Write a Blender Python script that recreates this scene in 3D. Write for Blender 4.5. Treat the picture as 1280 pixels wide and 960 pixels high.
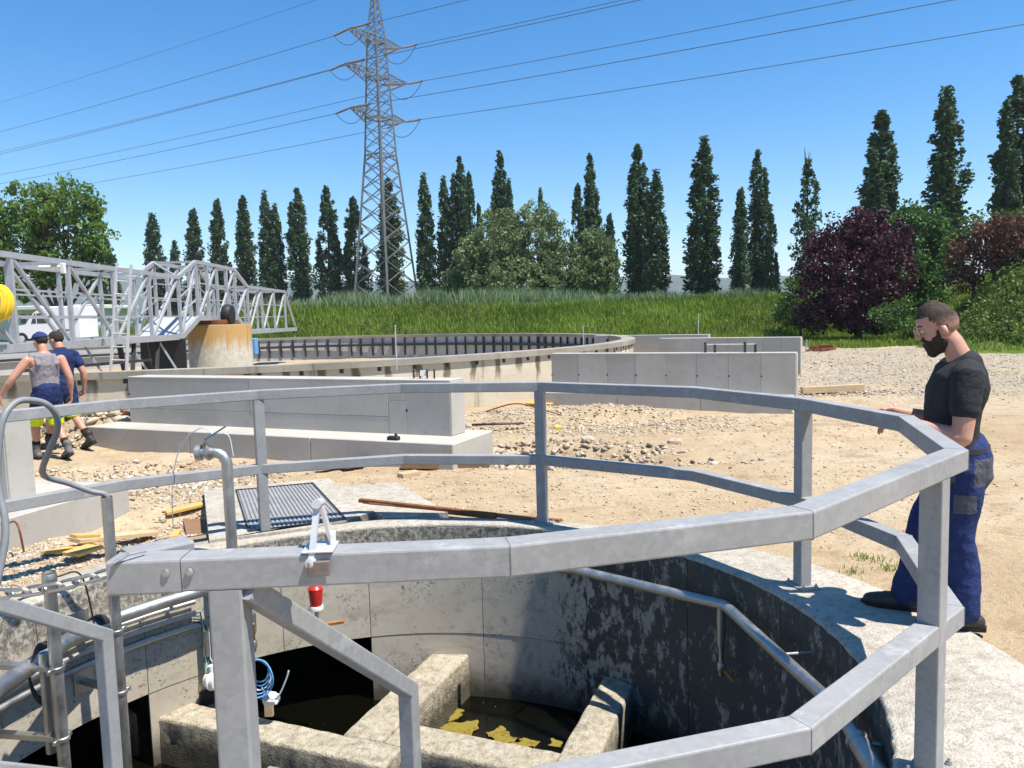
import bpy, bmesh, math, random
import numpy as np
from mathutils import Vector, Matrix, noise

scene = bpy.context.scene
for _o in list(bpy.data.objects):
    bpy.data.objects.remove(_o)
COL = scene.collection

# ------------------------------------------------------------------ camera
CAM_H = 1.75
TILT = math.radians(5.05)
ROLL = math.radians(1.5)
FPX = 962.0
cam_data = bpy.data.cameras.new('camera')
cam_data.sensor_width = 36.0
cam_data.lens = 36.0 * FPX / 1280.0
cam_data.clip_start = 0.05
cam_data.clip_end = 12000.0
cam = bpy.data.objects.new('camera', cam_data)
COL.objects.link(cam)
cam.matrix_world = (Matrix.Translation((0, 0, CAM_H)) @ Matrix.Rotation(math.pi / 2 - TILT, 4, 'X')
                    @ Matrix.Rotation(-ROLL, 4, 'Z'))
scene.camera = cam

# ------------------------------------------------------------------ light
SUN_AZ = math.radians(-27.5)      # direction towards the sun in plan, from +X
SUN_EL = math.radians(65.5)
world = bpy.data.worlds.new('World')
scene.world = world
world.use_nodes = True
wn = world.node_tree.nodes
wl = world.node_tree.links
wn.clear()
sky = wn.new('ShaderNodeTexSky')
sky.sky_type = 'NISHITA'
sky.sun_disc = False
sky.sun_elevation = SUN_EL
sky.sun_rotation = math.pi / 2 - SUN_AZ
sky.altitude = 200
sky.air_density = 1.0
sky.dust_density = 0.0
sky.ozone_density = 2.6
hsv = wn.new('ShaderNodeHueSaturation')
hsv.inputs['Saturation'].default_value = 1.42
bg = wn.new('ShaderNodeBackground')
bg.inputs['Strength'].default_value = 0.112
wo = wn.new('ShaderNodeOutputWorld')
wl.new(sky.outputs[0], hsv.inputs['Color'])
wl.new(hsv.outputs[0], bg.inputs[0])
wl.new(bg.outputs[0], wo.inputs[0])
sun_data = bpy.data.lights.new('sun', 'SUN')
sun_data.energy = 5.0
sun_data.angle = math.radians(0.5)
sun_data.color = (1.0, 0.95, 0.87)
sun = bpy.data.objects.new('sun', sun_data)
COL.objects.link(sun)
_sd = Vector((math.cos(SUN_AZ) * math.cos(SUN_EL), math.sin(SUN_AZ) * math.cos(SUN_EL), math.sin(SUN_EL)))
sun.rotation_euler = _sd.to_track_quat('Z', 'Y').to_euler()
sun.location = (30, -10, 50)
scene.view_settings.view_transform = 'Standard'
scene.view_settings.look = 'None'
scene.view_settings.gamma = 1.0
scene.view_settings.exposure = 0.74
scene.view_settings.use_curve_mapping = False

# ------------------------------------------------------------------ pixel -> place helpers (used for surveying positions)
def ray(u, v):
    dx = (u - 640) / FPX
    dy = (480 - v) / FPX
    a = dx * math.cos(ROLL) + dy * math.sin(ROLL)
    b = -dx * math.sin(ROLL) + dy * math.cos(ROLL)
    return Vector((a, math.cos(TILT) + b * math.sin(TILT), -math.sin(TILT) + b * math.cos(TILT)))

def PZ(u, v, z):
    d = ray(u, v)
    t = (z - CAM_H) / d.z
    return Vector((d.x * t, d.y * t, z))

def PY(u, v, y):
    d = ray(u, v)
    t = y / d.y
    return Vector((d.x * t, y, CAM_H + d.z * t))

rng = random.Random(7)
nrng = np.random.default_rng(11)

# ------------------------------------------------------------------ object helpers
WL = {}

def tag(o, label=None, cat=None, group=None, kind=None):
    if label: o['label'] = label
    if cat: o['category'] = cat
    if group: o['group'] = group
    if kind: o['kind'] = kind
    return o

def empty(name, loc, label=None, cat=None, group=None):
    o = bpy.data.objects.new(name, None)
    o.empty_display_size = 0.2
    COL.objects.link(o)
    o.location = loc
    WL[o] = Vector(loc)
    return tag(o, label, cat, group)

def link_mesh(name, me, mat, parent=None, origin=(0, 0, 0)):
    o = bpy.data.objects.new(name, me)
    if mat is not None and len(me.materials) == 0:
        me.materials.append(mat)
    COL.objects.link(o)
    WL[o] = Vector(origin)
    if parent is not None:
        o.parent = parent
        o.location = Vector(origin) - WL[parent]
    else:
        o.location = origin
    return o

def copy_tree(o, parent=None):
    c = o.copy()
    COL.objects.link(c)
    WL[c] = WL.get(o, Vector((0, 0, 0))).copy()
    if parent is not None:
        c.parent = parent
    for ch in list(o.children):
        copy_tree(ch, c)
    return c

class MB:
    """collects shapes into one mesh, in place coordinates"""
    def __init__(self):
        self.v = []
        self.f = []

    def add(self, vs, fs):
        n = len(self.v)
        self.v += [Vector(p) for p in vs]
        self.f += [tuple(i + n for i in f) for f in fs]
        return self

    def box(self, c, s, rz=0.0, mat3=None):
        hx, hy, hz = s[0] / 2, s[1] / 2, s[2] / 2
        R = mat3 if mat3 is not None else Matrix.Rotation(rz, 3, 'Z')
        vs = [Vector(c) + R @ Vector((x, y, z)) for x in (-hx, hx) for y in (-hy, hy) for z in (-hz, hz)]
        return self.add(vs, [(0, 1, 3, 2), (4, 6, 7, 5), (0, 4, 5, 1), (2, 3, 7, 6), (0, 2, 6, 4), (1, 5, 7, 3)])

    def bbox_bev(self, c, s, rz=0.0, b=0.01, mat3=None):
        """box with chamfered edges"""
        hx, hy, hz = s[0] / 2, s[1] / 2, s[2] / 2
        b = min(b, hx * .9, hy * .9, hz * .9)
        R = mat3 if mat3 is not None else Matrix.Rotation(rz, 3, 'Z')
        bm = bmesh.new()
        bmesh.ops.create_cube(bm, size=1.0)
        for v in bm.verts:
            v.co = Vector((v.co.x * 2 * hx, v.co.y * 2 * hy, v.co.z * 2 * hz))
        bmesh.ops.bevel(bm, geom=list(bm.edges), offset=b, segments=1, affect='EDGES')
        bm.verts.index_update()
        vs = [Vector(c) + R @ v.co for v in bm.verts]
        fs = [tuple(v.index for v in f.verts) for f in bm.faces]
        bm.free()
        return self.add(vs, fs)

    def bar(self, p, q, w, h, up=(0, 0, 1)):
        p = Vector(p); q = Vector(q)
        d = (q - p).normalized()
        up = Vector(up)
        if abs(d.dot(up)) > 0.98:
            up = Vector((0, 1, 0))
        s = d.cross(up).normalized()
        u = s.cross(d)
        vs = []
        for e in (p, q):
            for a, b in ((-1, -1), (1, -1), (1, 1), (-1, 1)):
                vs.append(e + s * a * w / 2 + u * b * h / 2)
        return self.add(vs, [(3, 2, 1, 0), (4, 5, 6, 7), (0, 1, 5, 4), (1, 2, 6, 5), (2, 3, 7, 6), (3, 0, 4, 7)])

    def tube(self, pts, r, n=10, cap=True):
        pts = [Vector(p) for p in pts]
        rs = r if isinstance(r, (list, tuple)) else [r] * len(pts)
        m = len(pts)
        tang = []
        for i in range(m):
            a = pts[max(i - 1, 0)]; b = pts[min(i + 1, m - 1)]
            tang.append((b - a).normalized())
        ref = Vector((0, 0, 1)) if abs(tang[0].z) < 0.9 else Vector((1, 0, 0))
        s = tang[0].cross(ref).normalized()
        vs = []
        for i in range(m):
            t = tang[i]
            s = (s - t * s.dot(t)).normalized()
            u = t.cross(s)
            for k in range(n):
                a = 2 * math.pi * k / n
                vs.append(pts[i] + (s * math.cos(a) + u * math.sin(a)) * rs[i])
        fs = []
        for i in range(m - 1):
            for k in range(n):
                k2 = (k + 1) % n
                fs.append((i * n + k, i * n + k2, (i + 1) * n + k2, (i + 1) * n + k))
        if cap:
            fs.append(tuple(range(n - 1, -1, -1)))
            fs.append(tuple((m - 1) * n + k for k in range(n)))
        return self.add(vs, fs)

    def sweep(self, pts, prof, side=None, closed=False):
        """profile (side, up) swept along a polyline with mitred corners"""
        pts = [Vector(p) for p in pts]
        m = len(pts)
        ds = [(pts[i + 1] - pts[i]).normalized() for i in range(m - 1)]
        n = len(prof)
        vs = []
        for i in range(m):
            j = min(i, m - 2)
            d = ds[j]
            nn = d if (i == 0 or i == m - 1) else (ds[i - 1] + ds[i]).normalized()
            s = Vector(side) if side is not None else d.cross(Vector((0, 0, 1))).normalized()
            u = s.cross(d)
            for a, b in prof:
                o = s * a + u * b
                t = -o.dot(nn) / d.dot(nn)
                vs.append(pts[i] + o + d * t)
        fs = []
        for i in range(m - 1):
            for k in range(n):
                k2 = (k + 1) % n
                fs.append((i * n + k, (i + 1) * n + k, (i + 1) * n + k2, i * n + k2))
        fs.append(tuple(range(n)))
        fs.append(tuple((m - 1) * n + k for k in range(n - 1, -1, -1)))
        return self.add(vs, fs)

    def lathe(self, axis_p, axis_d, prof, n=16):
        """prof: list of (distance along axis, radius)"""
        p = Vector(axis_p); d = Vector(axis_d).normalized()
        ref = Vector((0, 0, 1)) if abs(d.z) < 0.9 else Vector((1, 0, 0))
        s = d.cross(ref).normalized(); u = d.cross(s)
        vs = []; fs = []
        for t, r in prof:
            for k in range(n):
                a = 2 * math.pi * k / n
                vs.append(p + d * t + (s * math.cos(a) + u * math.sin(a)) * r)
        for i in range(len(prof) - 1):
            for k in range(n):
                k2 = (k + 1) % n
                fs.append((i * n + k, i * n + k2, (i + 1) * n + k2, (i + 1) * n + k))
        fs.append(tuple(range(n - 1, -1, -1)))
        fs.append(tuple((len(prof) - 1) * n + k for k in range(n)))
        return self.add(vs, fs)

    def prism(self, poly, z0, z1):
        n = len(poly)
        vs = [Vector((p[0], p[1], z0)) for p in poly] + [Vector((p[0], p[1], z1)) for p in poly]
        fs = [tuple(range(n - 1, -1, -1)), tuple(range(n, 2 * n))]
        for i in range(n):
            j = (i + 1) % n
            fs.append((i, j, n + j, n + i))
        return self.add(vs, fs)

    def build(self, name, mat, parent=None, smooth=False, fixn=True, origin=None):
        lo = Vector((min(v.x for v in self.v), min(v.y for v in self.v), min(v.z for v in self.v)))
        hi = Vector((max(v.x for v in self.v), max(v.y for v in self.v), max(v.z for v in self.v)))
        c = Vector(origin) if origin is not None else Vector(((lo.x + hi.x) / 2, (lo.y + hi.y) / 2, lo.z))
        me = bpy.data.meshes.new(name)
        me.from_pydata([tuple(v - c) for v in self.v], [], self.f)
        if fixn:
            bm = bmesh.new(); bm.from_mesh(me)
            bmesh.ops.recalc_face_normals(bm, faces=bm.faces)
            bm.to_mesh(me); bm.free()
        if smooth:
            me.polygons.foreach_set('use_smooth', [True] * len(me.polygons))
            me.set_sharp_from_angle(angle=math.radians(40))
        return link_mesh(name, me, mat, parent, c)

def rr_prof(w, h, b):
    """rectangle profile with rounded corners, centred"""
    hw, hh = w / 2, h / 2
    out = []
    for sx, sy, a0 in ((1, 1, 0), (-1, 1, 90), (-1, -1, 180), (1, -1, 270)):
        for a in (0, 45, 90):
            t = math.radians(a0 + a)
            out.append((sx * (hw - b) + b * math.cos(t), sy * (hh - b) + b * math.sin(t)))
    return out

# ------------------------------------------------------------------ materials
class NT:
    def __init__(self, name, rough=0.7, metal=0.0, spec=0.4):
        self.m = bpy.data.materials.new(name)
        self.m.use_nodes = True
        self.n = self.m.node_tree.nodes
        self.l = self.m.node_tree.links
        self.b = self.n['Principled BSDF']
        self.b.inputs['Roughness'].default_value = rough
        self.b.inputs['Metallic'].default_value = metal
        self.b.inputs['Specular IOR Level'].default_value = spec
        self.pos = self.n.new('ShaderNodeNewGeometry').outputs['Position']

    def val(self, x, sock):
        if isinstance(x, (int, float)):
            sock.default_value = x
        elif isinstance(x, (tuple, list)):
            sock.default_value = tuple(x) + ((1.0,) if len(x) == 3 and len(sock.default_value) == 4 else ())
        else:
            self.l.new(x, sock)

    def scale(self, vec, s, off=(0, 0, 0)):
        k = self.n.new('ShaderNodeMapping')
        k.inputs['Scale'].default_value = s
        k.inputs['Location'].default_value = off
        self.l.new(vec, k.inputs['Vector'])
        return k.outputs[0]

    def noise(self, scale, detail=4, rough=0.6, vec=None, dist=0.0):
        k = self.n.new('ShaderNodeTexNoise')
        k.inputs['Scale'].default_value = scale
        k.inputs['Detail'].default_value = detail
        k.inputs['Roughness'].default_value = rough
        k.inputs['Distortion'].default_value = dist
        self.l.new(vec if vec is not None else self.pos, k.inputs['Vector'])
        return k.outputs['Fac']

    def vor(self, scale, vec=None, out='Distance', feature='F1'):
        k = self.n.new('ShaderNodeTexVoronoi')
        k.feature = feature
        k.inputs['Scale'].default_value = scale
        self.l.new(vec if vec is not None else self.pos, k.inputs['Vector'])
        return k.outputs[out]

    def ramp(self, fac, stops, interp='LINEAR'):
        k = self.n.new('ShaderNodeValToRGB')
        k.color_ramp.interpolation = interp
        e = k.color_ramp.elements
        while len(e) < len(stops):
            e.new(0.5)
        for i, (p, c) in enumerate(stops):
            e[i].position = p
            if isinstance(c, (int, float)):
                c = (c, c, c)
            e[i].color = tuple(c) + (1.0,)
        self.l.new(fac, k.inputs['Fac'])
        return k.outputs['Color']

    def mix(self, fac, a, b, mode='MIX'):
        k = self.n.new('ShaderNodeMix')
        k.data_type = 'RGBA'
        k.blend_type = mode
        self.val(fac, k.inputs[0])
        self.val(a, k.inputs[6])
        self.val(b, k.inputs[7])
        return k.outputs[2]

    def math(self, op, a, b=0.5, clamp=False):
        k = self.n.new('ShaderNodeMath')
        k.operation = op
        k.use_clamp = clamp
        self.val(a, k.inputs[0])
        self.val(b, k.inputs[1])
        return k.outputs[0]

    def xyz(self, vec=None):
        k = self.n.new('ShaderNodeSeparateXYZ')
        self.l.new(vec if vec is not None else self.pos, k.inputs[0])
        return k.outputs

    def mapr(self, v, a, b, c=0.0, d=1.0, smooth=True):
        k = self.n.new('ShaderNodeMapRange')
        k.interpolation_type = 'SMOOTHSTEP' if smooth else 'LINEAR'
        self.val(v, k.inputs[0])
        for i, x in enumerate((a, b, c, d)):
            k.inputs[i + 1].default_value = x
        return k.outputs[0]

    def attr(self, name, out='Fac'):
        k = self.n.new('ShaderNodeAttribute')
        k.attribute_name = name
        return k.outputs[out]

    def rnd(self):
        return self.n.new('ShaderNodeObjectInfo').outputs['Random']

    def col(self, c):
        self.val(c, self.b.inputs['Base Color'])
        return self

    def rough(self, c):
        self.val(c, self.b.inputs['Roughness'])
        return self

    def bump(self, h, strength=0.4, dist=0.02):
        k = self.n.new('ShaderNodeBump')
        k.inputs['Strength'].default_value = strength
        k.inputs['Distance'].default_value = dist
        self.l.new(h, k.inputs['Height'])
        self.l.new(k.outputs[0], self.b.inputs['Normal'])
        return self

MAT = {}

def plain(name, c, rough=0.6, metal=0.0, spec=0.4, var=0.12, scale=12.0, bump=0.0):
    t = NT(name, rough, metal, spec)
    n = t.noise(scale, 4, 0.6)
    d = tuple(max(0, x * (1 - var)) for x in c)
    e = tuple(min(1, x * (1 + var)) for x in c)
    t.col(t.ramp(n, [(0.3, d), (0.7, e)]))
    if bump:
        t.bump(t.noise(scale * 5, 5, 0.7), bump, 0.01)
    MAT[name] = t.m
    return t.m

# sandy building-site ground
t = NT('dirt', 0.95, 0, 0.1)
n1 = t.noise(0.35, 5, 0.6); n2 = t.noise(2.3, 6, 0.65); n3 = t.noise(21.0, 5, 0.7)
c = t.ramp(n1, [(0.3, (0.45, 0.335, 0.205)), (0.5, (0.55, 0.43, 0.28)), (0.7, (0.60, 0.50, 0.355))])
c = t.mix(t.mapr(n2, 0.50, 0.72), c, (0.40, 0.28, 0.165))
c = t.mix(t.mapr(n2, 0.30, 0.15), c, (0.66, 0.57, 0.43))
c = t.mix(t.mapr(n3, 0.50, 0.68, 0, 0.6), c, (0.33, 0.25, 0.16))
rut = t.noise(1.5, 6, .7, t.scale(t.pos, (.35, 1.5, 1)), .5)
c = t.mix(t.mapr(rut, 0.54, 0.66, 0, 0.55), c, (0.36, 0.255, 0.15))
c = t.mix(t.mapr(rut, 0.42, 0.30, 0, 0.5), c, (0.66, 0.565, 0.42))
fleck = t.noise(9.0, 7, .75)
c = t.mix(t.mapr(fleck, 0.58, 0.66, 0, 0.5), c, (0.27, 0.20, 0.13))
xs = t.xyz()
# pale crushed stone field on the right, behind
far = t.math('MULTIPLY', t.mapr(xs['X'], 4.5, 8.5), t.mapr(xs['Y'], 11.0, 17.0))
far = t.math('MULTIPLY', far, t.mapr(t.noise(0.5, 4, .6), 0.30, 0.52))
vo = t.vor(16.0, None, 'Color')
vc = t.ramp(vo, [(0.1, (0.27, 0.22, 0.16)), (0.5, (0.42, 0.36, 0.27)), (0.9, (0.53, 0.47, 0.37))])
c = t.mix(far, c, vc)
# small pebbles everywhere
vd = t.vor(38.0); vcol = t.vor(38.0, None, 'Color')
peb = t.math('MULTIPLY', t.mapr(vd, 0.34, 0.26), t.mapr(vcol, 0.62, 0.66))
c = t.mix(t.math('MULTIPLY', peb, 0.75), c, t.ramp(vcol, [(0.6, (0.36, 0.31, 0.25)), (0.8, (0.62, 0.57, 0.48)), (1, (0.7, 0.66, 0.6))]))
c = t.mix(1.0, c, (.84, .82, .79), 'MULTIPLY')
t.col(c)
hh = t.math('ADD', t.math('MULTIPLY', n3, 0.7), t.math('MULTIPLY', peb, 0.35))
hh = t.math('ADD', hh, t.math('MULTIPLY', t.noise(70, 3, .6), 0.25))
t.bump(hh, 0.9, 0.035)
MAT['dirt'] = t.m

# loose stones, tone per stone
t = NT('rubble_stone', 0.9, 0, 0.15)
h = t.attr('tone')
c = t.ramp(h, [(0.0, (0.22, 0.17, 0.12)), (0.35, (0.38, 0.30, 0.21)), (0.7, (0.50, 0.42, 0.31)), (1.0, (0.62, 0.56, 0.46))])
c = t.mix(t.mapr(t.noise(30, 4, .6), .5, .7, 0, .5), c, (0.42, 0.33, 0.22))
t.col(c); t.bump(t.noise(60, 4, .6), .4, .01)
MAT['rubble'] = t.m

# fresh shuttered concrete
t = NT('fresh_concrete', 0.75, 0, 0.3)
n1 = t.noise(0.9, 5, 0.6); n2 = t.noise(6.0, 5, 0.65); n3 = t.noise(55.0, 4, 0.6)
c = t.ramp(n1, [(0.3, (0.415, 0.385, 0.335)), (0.7, (0.505, 0.475, 0.42))])
c = t.mix(t.mapr(n2, 0.52, 0.75, 0, 0.5), c, (0.33, 0.305, 0.265))
c = t.mix(t.mapr(n3, 0.62, 0.72, 0, 0.5), c, (0.25, 0.245, 0.23))
st = t.noise(3.0, 5, 0.7, t.scale(t.pos, (6, 6, 0.5)))
c = t.mix(t.mapr(st, 0.55, 0.75, 0, 0.28), c, (0.30, 0.29, 0.27))
rnd = t.rnd()
c = t.mix(1.0, c, t.ramp(rnd, [(0, (0.90, 0.90, 0.90)), (1, (1.07, 1.06, 1.04))]), 'MULTIPLY')
t.col(c); t.bump(t.math('ADD', n3, t.math('MULTIPLY', n2, 1.5)), 0.25, 0.008)
MAT['concrete'] = t.m

# old weathered rim concrete
t = NT('old_rim_concrete', 0.9, 0, 0.2)
n1 = t.noise(1.6, 5, .65); n2 = t.noise(14, 6, .7); n3 = t.noise(80, 3, .6)
c = t.ramp(n1, [(0.3, (0.40, 0.355, 0.285)), (0.7, (0.56, 0.51, 0.425))])
c = t.mix(t.mapr(n2, 0.46, 0.64, 0, 0.65), c, (0.29, 0.25, 0.19))
c = t.mix(t.mapr(n3, 0.54, 0.66, 0, 0.6), c, (0.20, 0.18, 0.15))
c = t.mix(t.mapr(t.vor(60, None, 'Color'), .8, .9, 0, .5), c, (.68, .64, .56))
t.col(c); t.bump(t.math('ADD', t.math('MULTIPLY', n2, .8), n3), .7, .02)
MAT['rim'] = t.m

# pit wall: aggregate showing at the top, black growth on the damp right side and near the water
t = NT('pit_wall_concrete', 0.9, 0, 0.2)
xs = t.xyz()
n1 = t.noise(1.3, 5, .6); n2 = t.noise(9, 6, .7); n3 = t.noise(45, 4, .7)
c = t.ramp(n1, [(0.3, (0.42, 0.37, 0.285)), (0.7, (0.55, 0.495, 0.395))])
c = t.mix(t.mapr(n2, .50, .68, 0, .55), c, (0.30, 0.26, 0.195))
# rust run marks
ru = t.noise(2.2, 4, .6, t.scale(t.pos, (2.2, 2.2, .25)))
c = t.mix(t.mapr(ru, .66, .78, 0, .35), c, (0.40, 0.22, 0.09))
spots = t.noise(26, 6, .75)
topm = t.mapr(t.math('ADD', xs['Z'], t.math('MULTIPLY', n2, .22)), -.36, -.10)
c = t.mix(t.math('MULTIPLY', topm, .85), c, t.ramp(spots, [(.40, (.06, .052, .042)), (.50, (.21, .185, .145)), (.60, (.48, .44, .36))]))
fine = t.noise(38, 4, .65)
c = t.mix(t.math('MULTIPLY', t.mapr(fine, .56, .63, 0, .75), t.mapr(t.noise(2.0, 4, .6), .44, .58)), c, (.075, .066, .055))
c = t.mix(t.mapr(t.noise(1.1, 4, .6, t.scale(t.pos, (1, 1, 4))), .55, .68, 0, .35), c, (.25, .215, .16))
str_ = t.noise(6.5, 8, .75, t.scale(t.pos, (1.5, 1.5, .8)))
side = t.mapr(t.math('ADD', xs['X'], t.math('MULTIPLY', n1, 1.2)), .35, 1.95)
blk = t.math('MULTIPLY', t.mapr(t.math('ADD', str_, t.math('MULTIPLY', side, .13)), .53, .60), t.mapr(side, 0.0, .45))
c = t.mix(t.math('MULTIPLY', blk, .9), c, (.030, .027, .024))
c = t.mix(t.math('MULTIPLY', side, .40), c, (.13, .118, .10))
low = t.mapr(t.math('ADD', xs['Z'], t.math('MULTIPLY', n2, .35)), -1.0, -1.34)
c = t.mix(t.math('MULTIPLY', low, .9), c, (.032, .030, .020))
t.col(c); t.bump(t.math('ADD', t.math('MULTIPLY', t.noise(11, 3, .5), .5), t.math('MULTIPLY', t.noise(120, 3, .6), .35)), .35, .012)
MAT['pitwall'] = t.m

# the walls between the chambers: rough light tops, slimy sides
t = NT('chamber_concrete', 0.9, 0, 0.2)
n2 = t.noise(16, 6, .7); n3 = t.noise(70, 3, .7); xs = t.xyz()
c = t.ramp(n2, [(.3, (.24, .20, .14)), (.5, (.44, .385, .285)), (.7, (.60, .545, .43))])
c = t.mix(t.mapr(n3, .55, .68, 0, .7), c, (.16, .135, .10))
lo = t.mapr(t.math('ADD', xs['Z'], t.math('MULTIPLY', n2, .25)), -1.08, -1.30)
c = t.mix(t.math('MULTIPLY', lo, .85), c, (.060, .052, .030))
t.col(c); t.bump(t.math('ADD', n2, n3), .9, .02)
MAT['chamber'] = t.m

t = NT('shade_black', 0.9, 0, 0.1)  # near-black colour stands for the missing light inside the openings
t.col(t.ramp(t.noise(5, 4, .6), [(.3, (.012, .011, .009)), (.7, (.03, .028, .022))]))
MAT['shadeblack'] = t.m

# tank wall with dark run marks below the coping
def tankmat(name, ca, cb, amt, streak, runs=False):
    t = NT(name, 0.9, 0, 0.15)
    n1 = t.noise(.7, 5, .6); n2 = t.noise(8, 6, .7)
    c = t.ramp(n1, [(.3, ca), (.7, cb)])
    s = t.noise(2.2, 5, .7, t.scale(t.pos, (1.6, 1.6, .12)))
    c = t.mix(t.mapr(s, .56, .68, 0, amt), c, streak)
    c = t.mix(t.mapr(n2, .55, .75, 0, .4), c, tuple(x * .6 for x in ca))
    if runs:    # dark run marks below the joints of the coping
        xs = t.xyz()
        an = t.math('MULTIPLY', t.math('ARCTAN2', t.math('SUBTRACT', xs['Y'], 24.9), t.math('SUBTRACT', xs['X'], -8.5)), 12.3 / .62)
        an = t.math('ADD', an, t.math('MULTIPLY', t.noise(2.5, 3, .6), .35))
        pk = t.mapr(t.math('ABSOLUTE', t.math('SUBTRACT', t.math('FRACT', an), .5)), .16, .07)
        ln = t.mapr(t.math('ADD', xs['Z'], t.math('MULTIPLY', t.noise(1.3, 3, .6, t.scale(t.pos, (1, 1, .1))), 1.1)), .95, 1.25)
        c = t.mix(t.math('MULTIPLY', t.math('MULTIPLY', pk, ln), .85), c, (.11, .09, .065))
    t.col(c); t.bump(n2, .4, .02)
    MAT[name] = t.m
tankmat('tank_outer', (.52, .45, .33), (.62, .56, .44), .55, (.20, .165, .12), True)
tankmat('tank_inner', (.36, .355, .35), (.46, .455, .44), .85, (.05, .05, .05))
tankmat('tank_coping', (.22, .20, .16), (.36, .33, .275), .6, (.09, .08, .065))
t = NT('rust_stained_pier', .9, 0, .15)
xs = t.xyz(); n = t.noise(3, 6, .7, t.scale(t.pos, (3.6, 3.6, .13))); n2 = t.noise(7, 5, .7)
c = t.ramp(n2, [(.3, (.40, .36, .28)), (.7, (.56, .52, .43))])
rz_ = t.mapr(t.math('ADD', xs['Z'], t.math('MULTIPLY', n, 1.2)), 1.45, 2.0)
c = t.mix(t.math('MULTIPLY', rz_, .85), c, (.42, .23, .055))
c = t.mix(t.mapr(n, .60, .74, 0, .8), c, (.13, .11, .08))
c = t.mix(t.mapr(xs['Z'], 1.62, 1.74, 0, .6), c, (.24, .19, .12))
t.col(c); t.bump(n2, .4, .02)
MAT['pier'] = t.m

# steels
t = NT('galvanised_steel', .5, .15, .3)
n1 = t.noise(3.0, 5, .6); sp = t.vor(55, None, 'Color'); n2 = t.noise(26, 5, .7)
c = t.ramp(n1, [(.3, (.265, .262, .255)), (.7, (.345, .342, .332))])
c = t.mix(t.mapr(sp, .3, .8, 0, .22), c, (.43, .425, .41))
c = t.mix(t.mapr(n2, .54, .68, 0, .4), c, (.22, .218, .21))
blot = t.noise(6.5, 6, .7)
c = t.mix(t.mapr(blot, .56, .66, 0, .45), c, (.47, .465, .45))
scr = t.noise(10, 4, .8, t.scale(t.pos, (1, 1, 9)))
c = t.mix(t.mapr(scr, .64, .72, 0, .5), c, (.52, .515, .50))
t.col(c); t.rough(t.ramp(n2, [(.3, .45), (.7, .68)])); t.bump(n2, .06, .004)
MAT['galv'] = t.m
t = NT('stainless_steel', .33, 1, .5)
n = t.noise(9, 5, .7); n2 = t.noise(40, 4, .7)
c = t.ramp(n, [(.3, (.40, .385, .355)), (.7, (.56, .54, .505))])
c = t.mix(t.mapr(n2, .6, .72, 0, .5), c, (.30, .265, .22))
t.col(c); t.rough(t.ramp(n, [(.3, .40), (.7, .58)]))
MAT['stainless'] = t.m
plain('bridge_paint', (.40, .41, .42), .5, .3, .4, .12, 4)
plain('aluminium', (.62, .61, .59), .45, .4, .5, .08, 9)
plain('pylon_steel', (.20, .205, .20), .6, .4, .4, .2, 1.5)
plain('wire_metal', (.10, .10, .105), .5, .6, .4, .05)
plain('insulator', (.13, .075, .05), .35, 0, .5, .15, 8)
plain('dark_steel', (.045, .045, .047), .55, .4, .4, .2)
plain('black_rubber', (.018, .018, .019), .6, 0, .4, .2)
plain('grey_hose', (.21, .215, .22), .5, 0, .45, .08, 20)
plain('pvc_white', (.72, .70, .66), .4, 0, .5, .06)
plain('cable_green', (.03, .20, .13), .45)
plain('cable_blue', (.12, .33, .60), .4)
plain('cable_pale', (.62, .70, .74), .4)
plain('valve_red', (.55, .025, .02), .35, 0, .5, .12)
plain('lever_orange', (.44, .175, .055), .5, 0, .4, .15)
plain('lever_blue', (.05, .20, .30), .45)
plain('rust', (.20, .075, .032), .85, .1, .2, .3, 25, .3)
plain('yellow_hose', (.75, .50, .02), .45, 0, .5, .08)
plain('van_white', (.78, .78, .78), .3, 0, .5, .03)
plain('glass_dark', (.02, .025, .03), .08, 0, .8, .1)
plain('police_blue', (.03, .07, .20), .3)
plain('building_render', (.62, .62, .60), .85, 0, .2, .06, 2)
plain('roof_sheet', (.42, .43, .44), .6, .1, .3, .08, 2)
plain('sign_red', (.5, .04, .03), .5)

def wood(name, c, c2):
    t = NT(name, .75, 0, .25)
    k = t.n.new('ShaderNodeTexCoord').outputs['Object']
    r = t.rnd()
    n = t.noise(4, 6, .65, t.scale(k, (1.2, 16, 16)), .6)
    n2 = t.noise(7, 4, .6, k)
    cc = t.ramp(n, [(.3, c), (.7, c2)])
    cc = t.mix(t.mapr(n2, .58, .74, 0, .25), cc, tuple(x * .6 for x in c))
    cc = t.mix(1.0, cc, t.ramp(r, [(0, (.82, .82, .82)), (1, (1.12, 1.1, 1.05))]), 'MULTIPLY')
    t.col(cc); t.bump(n, .25, .006)
    MAT[name] = t.m
wood('yellow_board', (.52, .31, .085), (.64, .42, .15))
wood('raw_timber', (.44, .30, .17), (.60, .46, .30))
wood('dark_timber', (.21, .115, .07), (.30, .18, .11))

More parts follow.
